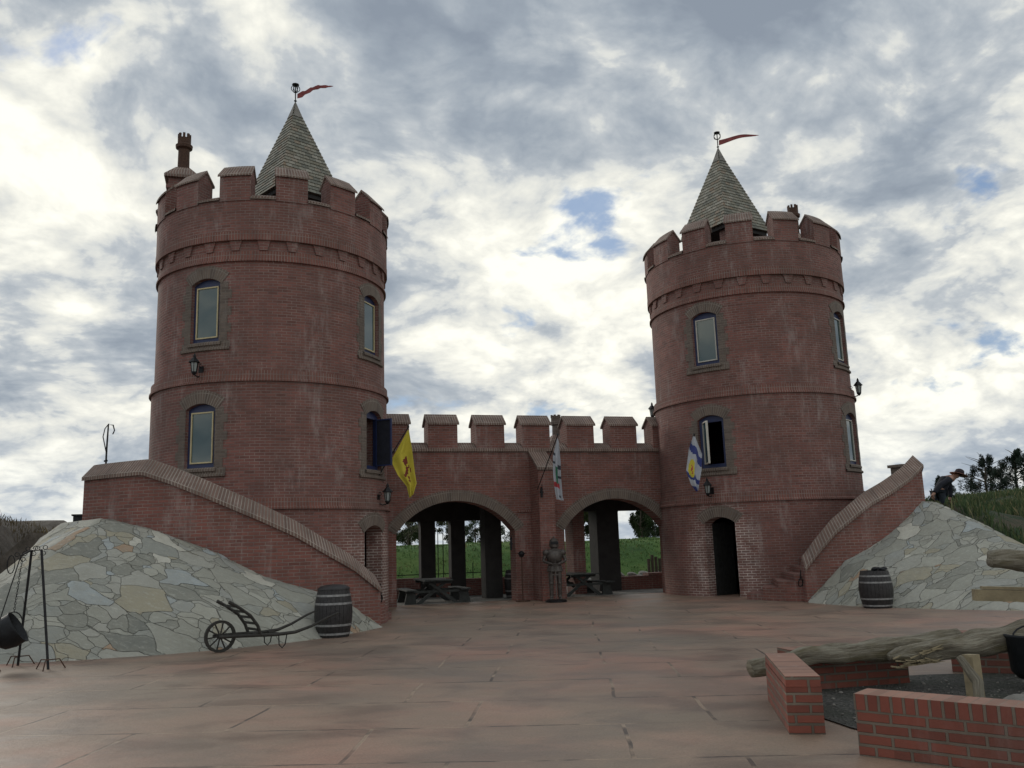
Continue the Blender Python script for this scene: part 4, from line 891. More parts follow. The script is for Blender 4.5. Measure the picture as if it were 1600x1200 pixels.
# ------------------------------------------------------------------ wooden barrow
wb = thing('wheelbarrow', 'old dark wooden barrow with spoked wheel and ladder back, beside the left stone slope', 'wheelbarrow', (-7.86, -7.95, 0), R_(21))
b = MB(); Rw = .245
for k in range(24):
    a0, a1 = 2*math.pi*k/24, 2*math.pi*(k+1)/24; pp = lambda a, r, y: (r*math.cos(a), y, Rw+r*math.sin(a))
    for ra, rb, ya, yb in ((Rw, Rw, -.03, .03), (Rw-.04, Rw-.04, -.03, .03), (Rw, Rw-.04, -.03, -.03), (Rw, Rw-.04, .03, .03)):
        b.face([pp(a0, ra, ya), pp(a1, ra, ya), pp(a1, rb, yb), pp(a0, rb, yb)])
rim = b.build('wheel', 'cart_wood', wb)
for k in range(10):
    b = MB(); a = 2*math.pi*k/10+.1; b.tube([(.02*math.cos(a), 0, Rw+.02*math.sin(a)), ((Rw-.03)*math.cos(a), 0, Rw+(Rw-.03)*math.sin(a))], .012, 6); b.build('spoke', 'cart_wood', rim)
b = MB(); b.tube([(0, -.13, Rw), (0, .13, Rw)], .022, 8); b.tube([(0, -.06, Rw), (0, .06, Rw)], [.04, .04], 10); b.build('axle', 'cart_wood', rim)
for s_ in (-1, 1):
    b = MB(); y = .14*s_; b.tube([(-.06, y, Rw), (.3, y*1.5, Rw-.005), (.80, y*2.2, Rw-.02), (1.10, y*2.5, Rw-.005), (1.36, y*2.8, Rw+.07), (1.64, y*3.0, Rw+.19), (1.82, y*3.1, Rw+.25)], [.026, .028, .028, .026, .022, .019, .015], 8); b.build('handle', 'cart_wood', wb)
    b = MB(); y = .27*s_; b.tube([(.56, y, Rw-.01), (.50, y, Rw+.14), (.38, y, Rw+.30), (.20, y, Rw+.43), (.03, y, Rw+.53)], [.026, .026, .024, .024, .028], 8); b.build('back_post', 'cart_wood', wb)
for x, z in ((.53, .07), (.48, .17), (.40, .27), (.28, .365), (.14, .455)):
    b = MB(); b.box(x-.012, x+.012, -.27, .27, Rw+z-.018, Rw+z+.018); b.build('rung', 'cart_wood', wb)
for x in (.62, .92):
    b = MB(); b.box(x-.02, x+.02, -.30, .30, Rw-.045, Rw-.01); b.build('cross_bar', 'cart_wood', wb)
for s_ in (-1, 1):
    b = MB(); y = .30*s_; b.tube([(.84, y, Rw-.02), (.85, y, .06), (.90, y, .01), (.95, y, .06), (.98, y, Rw-.02)], .009, 6); b.build('foot_loop', 'iron', wb)
# ------------------------------------------------------------------ cauldron stand
cs = thing('cauldron_stand', 'tall black iron two-legged cooking stand with scrolled top bar at the far left', 'cooking stand', (-10.4, -8.4, 0))
O = Vector((-10.4, -8.4, 0))
legs = [((-10.12, -8.80, 0), (-10.37, -8.45, 1.66)), ((-10.67, -8.03, 0), (-10.55, -8.20, 1.66)), ((-10.95, -8.75, 0), (-10.62, -8.52, 1.58))]
for p, q in legs:
    b = MB(); b.tube([Vector(p)-O, Vector(q)-O], .008 if p[0] < -10.9 else .018, 8); lg = b.build('leg', 'iron', cs)
    for k in range(3):
        a = k*2.1+.4; c_ = Vector(p)-O; b = MB(); b.tube([c_+Vector((0, 0, .13)), c_+Vector((.14*math.cos(a), .14*math.sin(a), .13)), c_+Vector((.22*math.cos(a), .22*math.sin(a), 0))], .009, 5); b.build('foot', 'rust_iron', lg)
b = MB(); tp = [Vector(q)-O for p, q in legs]; b.tube([tp[0], tp[1]], .012, 6); b.tube([tp[1], tp[2]], .012, 6)
for c_ in (tp[0], tp[1], tp[2]):
    for dx_, dz_ in ((.05, .03), (.03, -.05), (-.05, .02)):
        b.tube([c_+Vector((dx_+.03*math.cos(t_), 0, dz_+.03*math.sin(t_))) for t_ in [i*math.pi/5 for i in range(11)]], .006, 4, cap=False)
b.tube([tp[2]+Vector((.05*math.cos(t_)-.12, 0, -.12+.13*math.sin(t_))) for t_ in [i*math.pi/6 for i in range(13)]], .007, 4, cap=False); b.build('scrolled_bar', 'iron', cs)
ca = thing('cauldron', 'round black cauldron hanging tilted from the iron cooking stand at the far left', 'cauldron', (-10.74, -8.42, .50))
b = MB(); Mt = Matrix.Rotation(R_(58), 4, 'Y'); pr = [(0, -.21), (.10, -.20), (.19, -.13), (.235, 0), (.235, .12), (.25, .15), (.235, .15), (.215, .02), (.17, -.10), (0, -.16)]; b.lathe(pr, 28, M=Mt); b.build('pot', 'cauldron', ca, smooth=True)
b = MB(); b.tube([Vector((.12*math.cos(t_)+.05, .04*math.cos(t_), .12+.17*math.sin(t_))) for t_ in [i*math.pi/10 for i in range(11)]], .009, 5); b.build('bail_handle', 'iron', ca)
b = MB()
z = .30; k = 0
while z < 1.05:
    b.tube([(.06+.08*(z-.3)+(.012*math.cos(t_) if k % 2 else 0), (0 if k % 2 else .012*math.cos(t_)), z+.022*math.sin(t_)) for t_ in [i*math.pi/4 for i in range(9)]], .004, 4, cap=False); z += .036; k += 1
b.build('chain', 'iron', ca)
# ------------------------------------------------------------------ picnic tables
def picnic(label):
    t = thing('picnic_table', label, 'picnic table', group='dark picnic tables in the gallery')
    for i in range(5): b = MB(); b.box(-.40+i*.162, -.40+i*.162+.15, -.85, .85, .70, .74); b.build('table_board', 'table_wood', t)
    for s_ in (-1, 1):
        for j in (0, 1): b = MB(); x = s_*(.68+j*.15); b.box(x-.07, x+.07, -.85, .85, .41, .45); b.build('seat_board', 'table_wood', t)
    for y in (-.6, .6):
        b = MB(); b.box(-.88, .88, y-.02, y+.02, .34, .409); b.box(-.40, .40, y-.021, y+.021, .62, .699)
        for s_ in (-1, 1): b.prism([(s_*.22, .70), (s_*.34, .70), (s_*-.46, 0), (s_*-.62, 0)], y+.025*s_-.02, y+.025*s_+.02)
        for s_ in (-1, 1): b.prism([(s_*.62, .34), (s_*.86, .34), (s_*.93, 0), (s_*.60, 0)], y-.035, y+.035)
        b.build('trestle', 'table_wood', t)
    return t
p0 = picnic('dark wooden picnic table seen end-on under the left arch'); p0.location = (-2.42, 2.15, .006); p0.scale = (1, 1, .86)
copy_tree(p0, (1.85, 2.2, .006), R_(5), 'dark wooden picnic table behind the knight under the right arch')
# ------------------------------------------------------------------ suit of armour
kn = thing('suit_of_armour', 'full suit of plate armour on a round base, hands on a sword, before the buttress', 'suit of armour', (.38, -.32, 0), R_(-14)); kn.scale = (1.1, 1.1, .95)
V = [(0, 0, .92), (0, 0, 1.08), (0, -.01, 1.28), (0, 0, 1.40), (0, 0, 1.48), (.09, 0, .86), (.10, -.01, .50), (.10, .02, .13), (.12, -.10, .07), (-.09, 0, .86), (-.10, -.01, .50), (-.10, .02, .13), (-.12, -.10, .07),
     (.19, 0, 1.36), (.27, .0, 1.12), (.06, -.20, 1.03), (-.19, 0, 1.36), (-.27, .0, 1.12), (-.06, -.20, 1.03), (0, 0, 1.60)]
E_ = [(0, 1), (1, 2), (2, 3), (3, 4), (4, 19), (0, 5), (5, 6), (6, 7), (7, 8), (0, 9), (9, 10), (10, 11), (11, 12), (3, 13), (13, 14), (14, 15), (3, 16), (16, 17), (17, 18)]
Rr_ = [(.13, .10), (.12, .09), (.17, .12), (.10, .08), .055, .085, .058, .05, .04, .085, .058, .05, .04, .06, .045, .035, .06, .045, .035, .08]
skin('body', V, E_, Rr_, 'steel', kn)
b = MB(); b.lathe([(.10, 1.05), (.165, 1.12), (.19, 1.26), (.17, 1.36), (.10, 1.42), (.07, 1.45)], 20); b.M = Matrix.Scale(.78, 4, (0, 1, 0)); 
bp = MB(); bp.M = Matrix.Scale(.80, 4, (0, 1, 0)); bp.lathe([(.125, 1.05), (.175, 1.12), (.205, 1.26), (.18, 1.36), (.11, 1.42), (.07, 1.45)], 20); bp.build('breastplate', 'steel', kn, smooth=True)
bp = MB(); bp.lathe([(.06, 1.47), (.11, 1.50), (.115, 1.60), (.105, 1.68), (.06, 1.745), (0, 1.77)], 16); bp.box(-.012, .012, -.125, .10, 1.66, 1.80); hl = bp.build('helmet', 'steel', kn, smooth=False)
bp = MB(); bp.prism([(-.09, 1.58), (.09, 1.58), (.085, 1.66), (-.085, 1.66)], -.128, -.09); bp.build('visor', 'iron', hl)
bp = MB(); bp.M = Matrix.Scale(.8, 4, (0, 1, 0)); bp.lathe([(.125, 1.05), (.17, .98), (.20, .84), (.19, .83), (.12, 1.0)], 18); bp.build('tassets', 'steel', kn)
for s_ in (-1, 1):
    bp = MB(); bp.lathe([(0, .09), (.06, .075), (.085, .02), (.08, -.06), (.06, -.07)], 12, (s_*.20, 0, 1.35)); bp.build('pauldron', 'steel', kn, smooth=True)
    bp = MB(); bp.lathe([(.045, .47), (.07, .50), (.045, .55)], 10, (s_*.10, -.02, 0)); bp.build('knee_plate', 'steel', kn, smooth=True)
    bp = MB()
    for k in range(4): bp.tube([(s_*.05-.03+k*.02, -.19, 1.05), (s_*.04-.03+k*.02, -.235, 1.03), (s_*.03-.03+k*.02, -.23, .99)], .0095, 5)
    bp.tube([(s_*.07, -.19, 1.04), (s_*.05, -.215, 1.06), (0, -.22, 1.05)], .010, 5); bp.build('gauntlet', 'steel', kn)
sw = MB(); sw.prism([(-.018, 1.0), (.018, 1.0), (.012, .12), (0, .07), (-.012, .12)], -.214, -.206); sw.box(-.13, .13, -.22, -.20, .70+.0, .725); sw.tube([(0, -.21, 1.0), (0, -.21, 1.10)], .014, 6); sw.lathe([(0, 1.09), (.028, 1.11), (0, 1.14)], 8, (0, -.21, 0))
swo = sw.build('sword', 'steel', None); swo.location = (.38, -.32, 0); swo.rotation_euler = (0, 0, R_(-14)); tag(swo, 'long steel sword held point down by the suit of armour', 'sword')
bp = MB(); bp.lathe([(0, 0), (.26, 0), (.26, .05), (.22, .065), (0, .065)], 24, (0, -.03, 0)); bp.build('base', 'iron', kn)
ms = thing('mace_stand', 'slim iron pole with a round spiked head standing left of the suit of armour', 'weapon stand', (-.27, .55, 0))
b = MB(); b.tube([(0, 0, 0), (0, 0, 1.22)], .016, 6); b.lathe([(0, 0), (.20, 0), (.20, .03), (.03, .05)], 14); b.build('pole', 'rust_iron', ms)
b = MB(); b.lathe([(0, 1.17), (.06, 1.20), (.085, 1.27), (.06, 1.33), (0, 1.36)], 12)
for k in range(8): a = k*math.pi/4; b.tube([(.06*math.cos(a), .06*math.sin(a), 1.27), (.12*math.cos(a), .12*math.sin(a), 1.27+.03*(k % 2))], [.014, .002], 5)
b.build('head', 'iron', ms)
# iron wall anchors
for x, y, z0, z1, lab in ((.22, .06, 2.78, 3.05, 'black iron flag socket on the front face of the buttress'), (-.47, .835, 1.38, 1.72, 'black iron wall anchor on the pier left of the buttress'), (.78, .80, 1.32, 1.85, 'black iron wall anchor right of the helmet beside the right arch')):
    b = MB(); b.box(x-.028, x+.028, y, y+.035, z0, z1); b.tube([(x, y+.01, z1-.02), (x, y-.05, z1+.02), (x, y-.03, z1+.07)], .012, 5); b.box(x-.05, x+.05, y-.004, y+.03, (z0+z1)/2-.02, (z0+z1)/2+.02)
    tag(b.build('wall_anchor', 'iron', loc=(x, y, z0)), lab, 'wall anchor', 'black iron anchors on the gate wall')
# iron ring on end of left stair wall, and iron dragon bracket on the right one
for T, sg, z, lab, a in ((TL, -1, .62, 'black iron tethering ring on the end of the left stair wall', -23.4), (TR, 1, .52, 'black iron ornament hanging on the end of the right stair wall', -23.4)):
    q = -math.pi/2+sg*R_(a); c_ = Vector((T.x+5.12*math.cos(q), T.y+5.12*math.sin(q), z)); b = MB()
    b.tube([c_+Vector((.0+.05*math.cos(t_)*0, -.03*math.sin(t_), -.08+.085*math.sin(t_)))+Vector((.06*math.cos(t_), 0, 0)) for t_ in [i*math.pi/8 for i in range(17)]], .011, 6, cap=False)
    b.tube([c_+Vector((0, 0, .0)), c_+Vector((0, -.03, .13)), c_+Vector((.02, -.02, .20))], .014, 6)
    b.tube([c_+Vector((-.05, 0, -.02)), c_+Vector((.03, -.02, .06)), c_+Vector((.05, 0, -.16))], .010, 6)
    tag(b.build('iron_ring', 'iron', loc=tuple(c_)), lab, 'iron ring', 'iron fittings on the stair wall ends')
# ------------------------------------------------------------------ tall crook pole and small box behind left wall end
b = MB(); c_ = Vector((-10.27, -3.5, 2.1))
b.tube([c_, c_+Vector((0, 0, 1.6)), c_+Vector((.01, 0, 2.10)), c_+Vector((.10, 0, 2.09)), c_+Vector((.13, 0, 1.98)), c_+Vector((.10, 0, 1.90))], [.022, .02, .016, .014, .012, .012], 6)
b.tube([c_+Vector((0, 0, 1.5)), c_+Vector((-.08, 0, 1.85)), c_+Vector((-.05, 0, 2.02)), c_+Vector((.02, 0, 2.12))], .011, 6); b.tube([c_+Vector((-.04, 0, 1.35)), c_+Vector((.03, 0, 1.36))], .018, 6)
tag(b.build('crook_pole', 'iron', loc=tuple(c_)), 'thin iron pole with curled top standing behind the left stair wall', 'pole')
b = MB(); b.box(-11.06, -10.72, -2.1, -1.8, 2.10, 2.42); b.box(-11.09, -10.69, -2.13, -1.77, 2.42, 2.455); tag(b.build('metal_box', 'cauldron', loc=(-10.9, -2, 2.1)), 'small black box on the bank at the left end of the stair wall', 'box')
# ------------------------------------------------------------------ fire pit in the right foreground
GROUPF = 'low brick walls round the fire pit'
def low_wall(p, q, th, h, lab, soldier=False, off=1):
    p, q = Vector(p), Vector(q); d = (q-p); L = d.length; ang = math.atan2(d.y, d.x); t = thing('low_brick_wall', lab, 'low wall', (p.x, p.y, 0), ang, GROUPF)
    def bx(mb, x0, x1, y0, y1, z0, z1, top, u0=0, v0=0):
        mb.face([(x0, y0, z0), (x1, y0, z0), (x1, y0, z1), (x0, y0, z1)], [(x0+u0, v0), (x1+u0, v0), (x1+u0, v0+z1-z0), (x0+u0, v0+z1-z0)])
        mb.face([(x1, y1, z0), (x0, y1, z0), (x0, y1, z1), (x1, y1, z1)], [(x1+u0, v0), (x0+u0, v0), (x0+u0, v0+z1-z0), (x1+u0, v0+z1-z0)])
        for x in (x0, x1): mb.face([(x, y0, z0), (x, y1, z0), (x, y1, z1), (x, y0, z1)], [(x+y0+u0+.06, v0), (x+y1+u0+.06, v0), (x+y1+u0+.06, v0+z1-z0), (x+y0+u0+.06, v0+z1-z0)])
        if top: mb.face([(x0, y0, z1), (x1, y0, z1), (x1, y1, z1), (x0, y1, z1)], [(x0, y0), (x1, y0), (x1, y1), (x0, y1)], 1)
    hs = h-.105 if soldier else h-.078
    b = MB(); bx(b, 0, L, 0, th, 0, hs, False); b.build('wall', 'brick_new', t)
    b = MB(); e = .004; bx(b, -e, L+e, -e, th+e, hs, h, True, 0, .012); o = b.build('coping', ['brick_new_top' if soldier else 'brick_new', 'brick_new_cap'], t)
    return t
low_wall((-3.44, -16.72), (-2.80, -15.42), -.27, .43, 'short low brick wall end-on nearest the middle of the patio, by the log end')
low_wall((-3.40, -17.50), (-2.62, -18.75), .26, .41, 'nearest low brick wall with upright bricks along its top, bottom right corner', True)
low_wall((-1.02, -14.96), (-2.30, -14.86), .26, .40, 'low brick wall behind the fallen log, seen from its inner side')
low_wall((.9, -15.9), (-.13, -14.80), -.26, .42, 'low brick wall at the far right beyond the fallen log')
b = MB(); b.lathe([(0, .012), (1.0, .018), (1.95, .012)], 32, (-.95, -16.75, 0)); g_ = b.build('gravel', 'gravel', smooth=True); g_['kind'] = 'structure'
# loose stones in pit
b = MB()
for k in range(260):
    a, r = rnd.random()*6.28, 1.8*math.sqrt(rnd.random()); s_ = .008+.016*rnd.random()**2; x, y = -.95+r*math.cos(a), -16.75+r*math.sin(a)
    b.lathe([(0, -s_*.4), (s_, 0), (s_*.7, s_*.6), (0, s_*.7)], 5, (x, y, .02))
o = b.build('pebbles', 'stone_grey'); tag(o, 'scattered small pebbles and clinker on the fire pit floor', 'pebbles', kind='stuff')
def log(name, pts, rad, lab, m_='log', n=22, wob=.5, cat='log'):
    b = MB(); P_ = []; RR = []
    for i in range(len(pts)-1):
        for k in range(10):
            f = k/10; p = Vector(pts[i])*(1-f)+Vector(pts[i+1])*f; g = i+f; P_.append(p+Vector((0, 0, .03*mnoise.noise(p*1.7)))); RR.append((rad[i]*(1-f)+rad[i+1]*f)*(1+.10*mnoise.noise(p*5)))
    P_.append(Vector(pts[-1])); RR.append(rad[-1]); b.tube(P_, RR, n, wob=wob); o = b.build(name, m_, smooth=True, loc=pts[0]); tag(o, lab, cat); return o
log('fallen_log', [(-2.80, -15.14, .25), (-2.24, -15.20, .33), (-1.51, -15.40, .385), (-.7, -15.58, .46)], [.072, .085, .095, .085], 'slimmer weathered log whose end pokes out left of the low brick wall', wob=.4)
lg = log('broken_log', [(-1.56, -15.60, .325), (-1.42, -15.62, .345), (-.84, -15.76, .41), (-.17, -15.93, .50), (1.2, -16.3, .70)], [.035, .088, .115, .115, .125], 'thicker weathered log with a splintered end lying beside the slimmer log', wob=.45)
# crooked stubs, splinters
b = MB(); rnd2 = random.Random(3)
for k in range(34):
    f = rnd2.random(); p = Vector((-1.62, -15.60, .33))*(1-f)+Vector((-1.15, -15.70, .38))*f; a = rnd2.uniform(-2.6, .4); q = p+Vector((0, .10*math.cos(a), .10*math.sin(a)+.0)); d = Vector((rnd2.uniform(.06, .16), -.02, rnd2.uniform(-.02, .04)))
    q.y = p.y-abs(q.y-p.y); b.tube([q, q+d*.5, q+d], [.010, .007, .001], 4)
for p, q in () and (((-1.28, -15.85, .60), (-1.36, -15.86, .70)), ((-1.15, -15.88, .62), (-1.10, -15.9, .72)), ((-1.6, -15.75, .60), (-1.63, -15.78, .68))): b.tube([p, q], [.04, .012], 6)
b.build('splinters', 'raw_timber', lg).matrix_parent_inverse = Matrix.Translation(-Vector(lg.location))
b = MB(); b.box(-.06, .06, -.05, .05, 0, .43); o = b.build('timber_post', 'raw_timber'); o.location = (-1.36, -16.42, 0); o.rotation_euler = (R_(-2), R_(2), .3); tag(o, 'squared pale wooden post propping the log over the fire pit', 'post')
log('bent_branch', [(-1.62, -16.72, .0), (-1.50, -16.6, .22), (-1.52, -16.45, .42)], [.04, .05, .035], 'short bent grey branch leaning beside the pale post', n=12, cat='branch')
fp = thing('hanging_pot', 'black iron pot under the log at the right edge of the fire pit', 'pot', (-.33, -16.08, .12))
b = MB(); b.lathe([(0, 0), (.15, .0), (.20, .06), (.215, .36), (.23, .38), (.23, .40), (.20, .40), (.19, .1), (0, .05)], 24); b.build('pot', 'cauldron', fp, smooth=True)
b = MB(); b.tube([(.21*math.cos(t_), 0, .38+.10*math.sin(t_)) for t_ in [i*math.pi/8 for i in range(9)]], .009, 5); b.build('bail_handle', 'iron', fp)
for k, (x, y, s_, lab) in enumerate(((-1.38, -16.95, .16, 'rounded grey boulder at the foot of the bent branch'), (-1.12, -16.95, .20, 'brown boulder beneath the black pot in the fire pit'), (-.95, -16.62, .12, 'small dark stone right of the boulders under the pot'))):
    bm = bmesh.new(); bmesh.ops.create_icosphere(bm, subdivisions=3, radius=s_)
    for v_ in bm.verts: v_.co *= 1+.35*mnoise.noise(v_.co*6+Vector((k*5, 0, 0))); v_.co.z *= .6
    me = bpy.data.meshes.new('boulder'); bm.to_mesh(me); bm.free(); me.materials.append(M['stone_grey']); o = bpy.data.objects.new('boulder', me); col.objects.link(o); o.location = (x, y, s_*.5); tag(o, lab, 'boulder', 'boulders in the fire pit')
    for p in me.polygons: p.use_smooth = True
# two timbers reaching in from the right, resting on a post off to the side
log('raw_log', [(-.50, -15.88, 1.20), (.30, -16.25, 1.16), (1.3, -16.7, 1.10)], [.085, .11, .12], 'thick grey log end sticking in at the right edge above the stone slope', n=18)
b = MB(); M_ = Matrix.Translation((-.50, -15.62, .87)) @ Matrix.Rotation(math.atan2(-.75, 1.5), 4, 'Z') @ Matrix.Rotation(R_(2.5), 4, 'Y'); b.box(0, 1.9, -.05, .05, -.055, .055, M=M_); b.box(.08, 1.9, -.045, .05, .06, .085, M=M_)
tag(b.build('sawn_beam', 'raw_timber', loc=(-.5, -15.62, .87)), 'pale squared timber beam sticking in at the right edge', 'beam')
b = MB(); b.tube([(1.25, -16.62, 0), (1.25, -16.62, 1.25)], [.12, .10], 12); tag(b.build('rest_post', 'log', smooth=True, loc=(1.25, -16.62, 0)), 'upright log post outside the right edge carrying the timbers', 'post')
# ------------------------------------------------------------------ palisade logs and rubble seen through the right arch
for k in range(6):
    x = 7.0+k*.15; b = MB(); h = .55+.07*((k*5) % 3); b.tube([(x, 8.0, 0), (x, 8.0, .30+h)], [.065, .06], 8); b.face([(x-.05, 7.95, .3+h+.001), (x+.05, 7.95, .3+h+.001), (x, 8.05, .3+h+.001)])
    tag(b.build('palisade_log', 'bark', loc=(x, 8, 0)), ['leftmost', 'second from left', 'third from left', 'third from right', 'second from right', 'rightmost'][k]+' upright log of the short palisade seen through the right arch', 'log', 'upright palisade logs beyond the right arch')
for k in range(16):
    bm = bmesh.new(); bmesh.ops.create_icosphere(bm, subdivisions=2, radius=.14+.08*rnd.random())
    for v_ in bm.verts: v_.co *= 1+.4*mnoise.noise(v_.co*5+Vector((k*3, 0, 0))); v_.co.z *= .6
    me = bpy.data.meshes.new('field_stone'); bm.to_mesh(me); bm.free(); me.materials.append(M['stone_grey']); o = bpy.data.objects.new('field_stone', me); col.objects.link(o); o.location = (4.8+k*.26, 8.6+.3*rnd.random(), .15+.12*(k % 2)); tag(o, 'rough grey stone in the row along the foot of the grass bank', 'stone', 'rough stones edging the grass bank')
# thin iron rods of a railing behind the gallery (left arch)
rl = thing('iron_railing', 'thin black iron railing behind the gallery, seen through the left arch', 'railing', (-1.0, 5.6, 0))
for x in (-1.45, -1.28, -.72, -.55, -.30, .0, .25): b = MB(); b.tube([(x+.9, 0, 0), (x+.9, 0, 2.05 if x in (-1.45, -1.28, .0) else 1.0)], .014, 5); b.build('rail_post', 'iron', rl)
b = MB(); b.tube([(-2.6, 0, .68), (2.2, 0, .68)], .014, 5); b.build('rail', 'iron', rl)
# ------------------------------------------------------------------ trees
def crown(mb, cen, rad, n, s_, rr, clumps=14, thin=.0, flat=1.0):
    cl_ = []
    for k in range(clumps):
        while True:
            p = Vector((rr.uniform(-1, 1), rr.uniform(-1, 1), rr.uniform(-1, 1)))
            if p.length < 1: break
        cl_.append((Vector((p.x*rad[0], p.y*rad[1], p.z*rad[2])), rr.uniform(.22, .42)*min(rad)))
    for i in range(n):
        c_, cr = cl_[rr.randrange(clumps)]
        d = Vector((rr.gauss(0, 1), rr.gauss(0, 1), rr.gauss(0, 1))).normalized()*cr*rr.random()**.4
        p = Vector(cen)+c_+d; a = Vector((rr.gauss(0, 1), rr.gauss(0, 1), rr.gauss(0, 1))).normalized(); b_ = a.orthogonal().normalized(); q = s_*rr.uniform(.6, 1.4)
        mb.face([p-a*q, p+b_*q*.55, p+a*q, p-b_*q*.55])
    return cl_
def tree(kind, loc, h, w_, seed, label, group):
    rr = random.Random(seed); t = thing('pine_tree' if kind == 'pine' else 'young_tree', label, 'tree', loc, rr.random()*6, group)
    b = MB(); b.tube([(0, 0, -.1), (.03*h, 0, h*.35), (0, .02*h, h*.7), (.01, 0, h*.96)], [.035*h, .025*h, .014*h, .004*h], 8)
    for k in range(12):
        z = h*(.18+.065*k); a = rr.random()*6.28; l = w_*(.55 if kind == 'pine' else .6)*(1.15-z/h*.8); b.tube([(0, 0, z), (l*.5*math.cos(a), l*.5*math.sin(a), z+l*.25), (l*math.cos(a), l*math.sin(a), z+l*(.65 if kind != 'pine' else .45))], [.012*h, .007*h, .002*h], 5)
    b.build('trunk', 'bark', t)
    b = MB()
    if kind == 'pine':
        for k in range(44):
            f = rr.random()**.9; z = h*(.16+.80*f); a = rr.random()*6.28; r = w_*.5*(1-f*.80)*rr.random()**.45; cr = h*.10*(1.25-f*.6)
            cx_, cy_ = r*math.cos(a), r*math.sin(a); up = 1.6
            for i in range(150):
                d = Vector((rr.gauss(0, 1), rr.gauss(0, 1), rr.gauss(0, 1)*up)).normalized()*cr*rr.random()**.5; p = Vector((cx_, cy_, z))+Vector((d.x*.8, d.y*.8, d.z*1.3)); a_ = (d.normalized()+Vector((0, 0, .6))).normalized(); b_ = a_.orthogonal().normalized(); q = h*.022
                b.face([p-a_*q, p+b_*q*.35, p+a_*q, p-b_*q*.35])
        b.build('crown', 'leaf_pine', t)
    else:
        crown(b, (0, 0, h*.53), (w_*.5, w_*.5, h*.47), 4200 if kind == 'leafy' else 3000, h*.026, rr, 20 if kind == 'leafy' else 26); b.build('crown', 'leaf' if kind == 'leafy' else 'leaf_birch', t)
    return t
gt = 'young trees beyond the grass bank'
for i, (k, x, y, h, w_, lab) in enumerate([('birch', 1.6, 29, 2.4, 1.8, 'sparse young tree at the left edge of the left arch view'), ('birch', 2.5, 30, 1.9, 1.6, 'smaller sparse tree next to the leftmost young tree in the left arch view'), ('leafy', 1.2, 27, 1.3, 2.2, 'low bush below the sparse trees in the left arch view'),
        ('birch', 4.2, 30, 2.0, 1.5, 'thin young tree in the narrow gap between the gallery piers'), ('leafy', 6.1, 31, 1.6, 2.2, 'round bush between the second and third gallery piers'), ('birch', 6.7, 30, 1.7, 1.0, 'thin tree right of the round bush between the gallery piers'),
        ('leafy', 8.4, 30, 1.4, 2.6, 'low round bush at the right side of the left arch view'), ('birch', 11.9, 28, 2.9, 1.9, 'tall leafy tree at the left side of the right arch view'), ('leafy', 12.9, 28, 2.6, 1.8, 'second tall tree beside the right gallery pier, at its left'),
        ('leafy', 16.9, 30, 2.3, 1.6, 'slim dark tree just right of the flared pier in the right arch view'), ('leafy', 18.2, 31, 1.9, 2.2, 'low dark tree between the slim tree and the bushy tree in the right arch view'), ('leafy', 19.4, 30, 2.7, 2.6, 'bushy tree at the right edge of the right arch view'), ('leafy', 18.6, 33, 1.7, 2.2, 'dense bush behind the bushy tree at the right arch edge')]):
    tree(k, (x, y, terr(x, y)), h, w_, i+3, lab, gt)
gp = 'small dark pines on the right bank'
for i, (x, y, h, w_, lab) in enumerate([(23.2, 8, 1.9, 2.7, 'dark pine with two tops, left of the pair on the right bank'), (25.2, 8.3, 2.15, 2.9, 'tallest dark pine near the right edge on the right bank'), (24.4, 9, 1.4, 2.6, 'low dark pine between the two bigger pines on the right bank'),
        (27.4, 9, 1.5, 2.0, 'low pine at the right edge of the picture'), (18.9, 6, 1.15, .9, 'small dark pine just left of the stooping man'), (19.9, 6.8, .7, .9, 'tiny dark pine right behind the stooping man'), (21.6, 8.5, .8, 1.1, 'tiny pine in the gap between the man and the big pines')]):
    tree('pine', (x, y, terr(x, y)-.05), h, w_, i+40, lab, gp)
# ------------------------------------------------------------------ grass stuff
def blades(name, lab, pts, hmin, hmax, m_, wid=.02, seed=5):
    rr = random.Random(seed); b = MB()
    for x, y, z in pts:
        for k in range(3):
            a = rr.random()*6.28; h = rr.uniform(hmin, hmax); px_, py_ = x+rr.gauss(0, .08), y+rr.gauss(0, .08); dx_, dy_ = math.cos(a)*wid, math.sin(a)*wid; lx, ly = rr.gauss(0, .25)*h, rr.gauss(0, .25)*h
            b.face([(px_-dx_, py_-dy_, z-.04), (px_+dx_, py_+dy_, z-.04), (px_+lx*.4+dx_*.6, py_+ly*.4+dy_*.6, z+h*.6), (px_+lx, py_+ly, z+h)])
    o = b.build(name, m_, norm=False); tag(o, lab, 'grass', kind='stuff'); return o
rr = random.Random(11); pts = []
n18 = R_(18)
while len(pts) < 13000:
    x, y = rr.uniform(8, 27), rr.uniform(-10, 9); q = Vector((x-TR.x, y)); s_ = q.dot(Vector((math.cos(n18), math.sin(n18))))
    if s_ > .1 and q.length > RW+.25 and q.dot(Vector((math.sin(n18), -math.cos(n18)))) < 11: 
        if mnoise.noise(Vector((x*.6, y*.6, 7))) > -.28+.25*rr.random(): pts.append((x, y, terr(x, y)))
blades('grass', 'tall green grass covering the bank on the right', pts, .08, .30, 'tall_grass_blade', .014)
pts = []
while len(pts) < 5500:
    x, y = rr.uniform(-5, 24), rr.uniform(9.5, 15.5); pts.append((x, y, terr(x, y)))
blades('meadow_grass', 'short green meadow grass on the bank behind the arches', pts, .03, .08, 'grass_blade', .03, 6)
pts = []
while len(pts) < 1300:
    x, y = rr.uniform(-22, -11.2), rr.uniform(-4, 7)
    if mnoise.noise(Vector((x*.8, y*.8, 1))) > .02: pts.append((x, y, terr(x, y)))
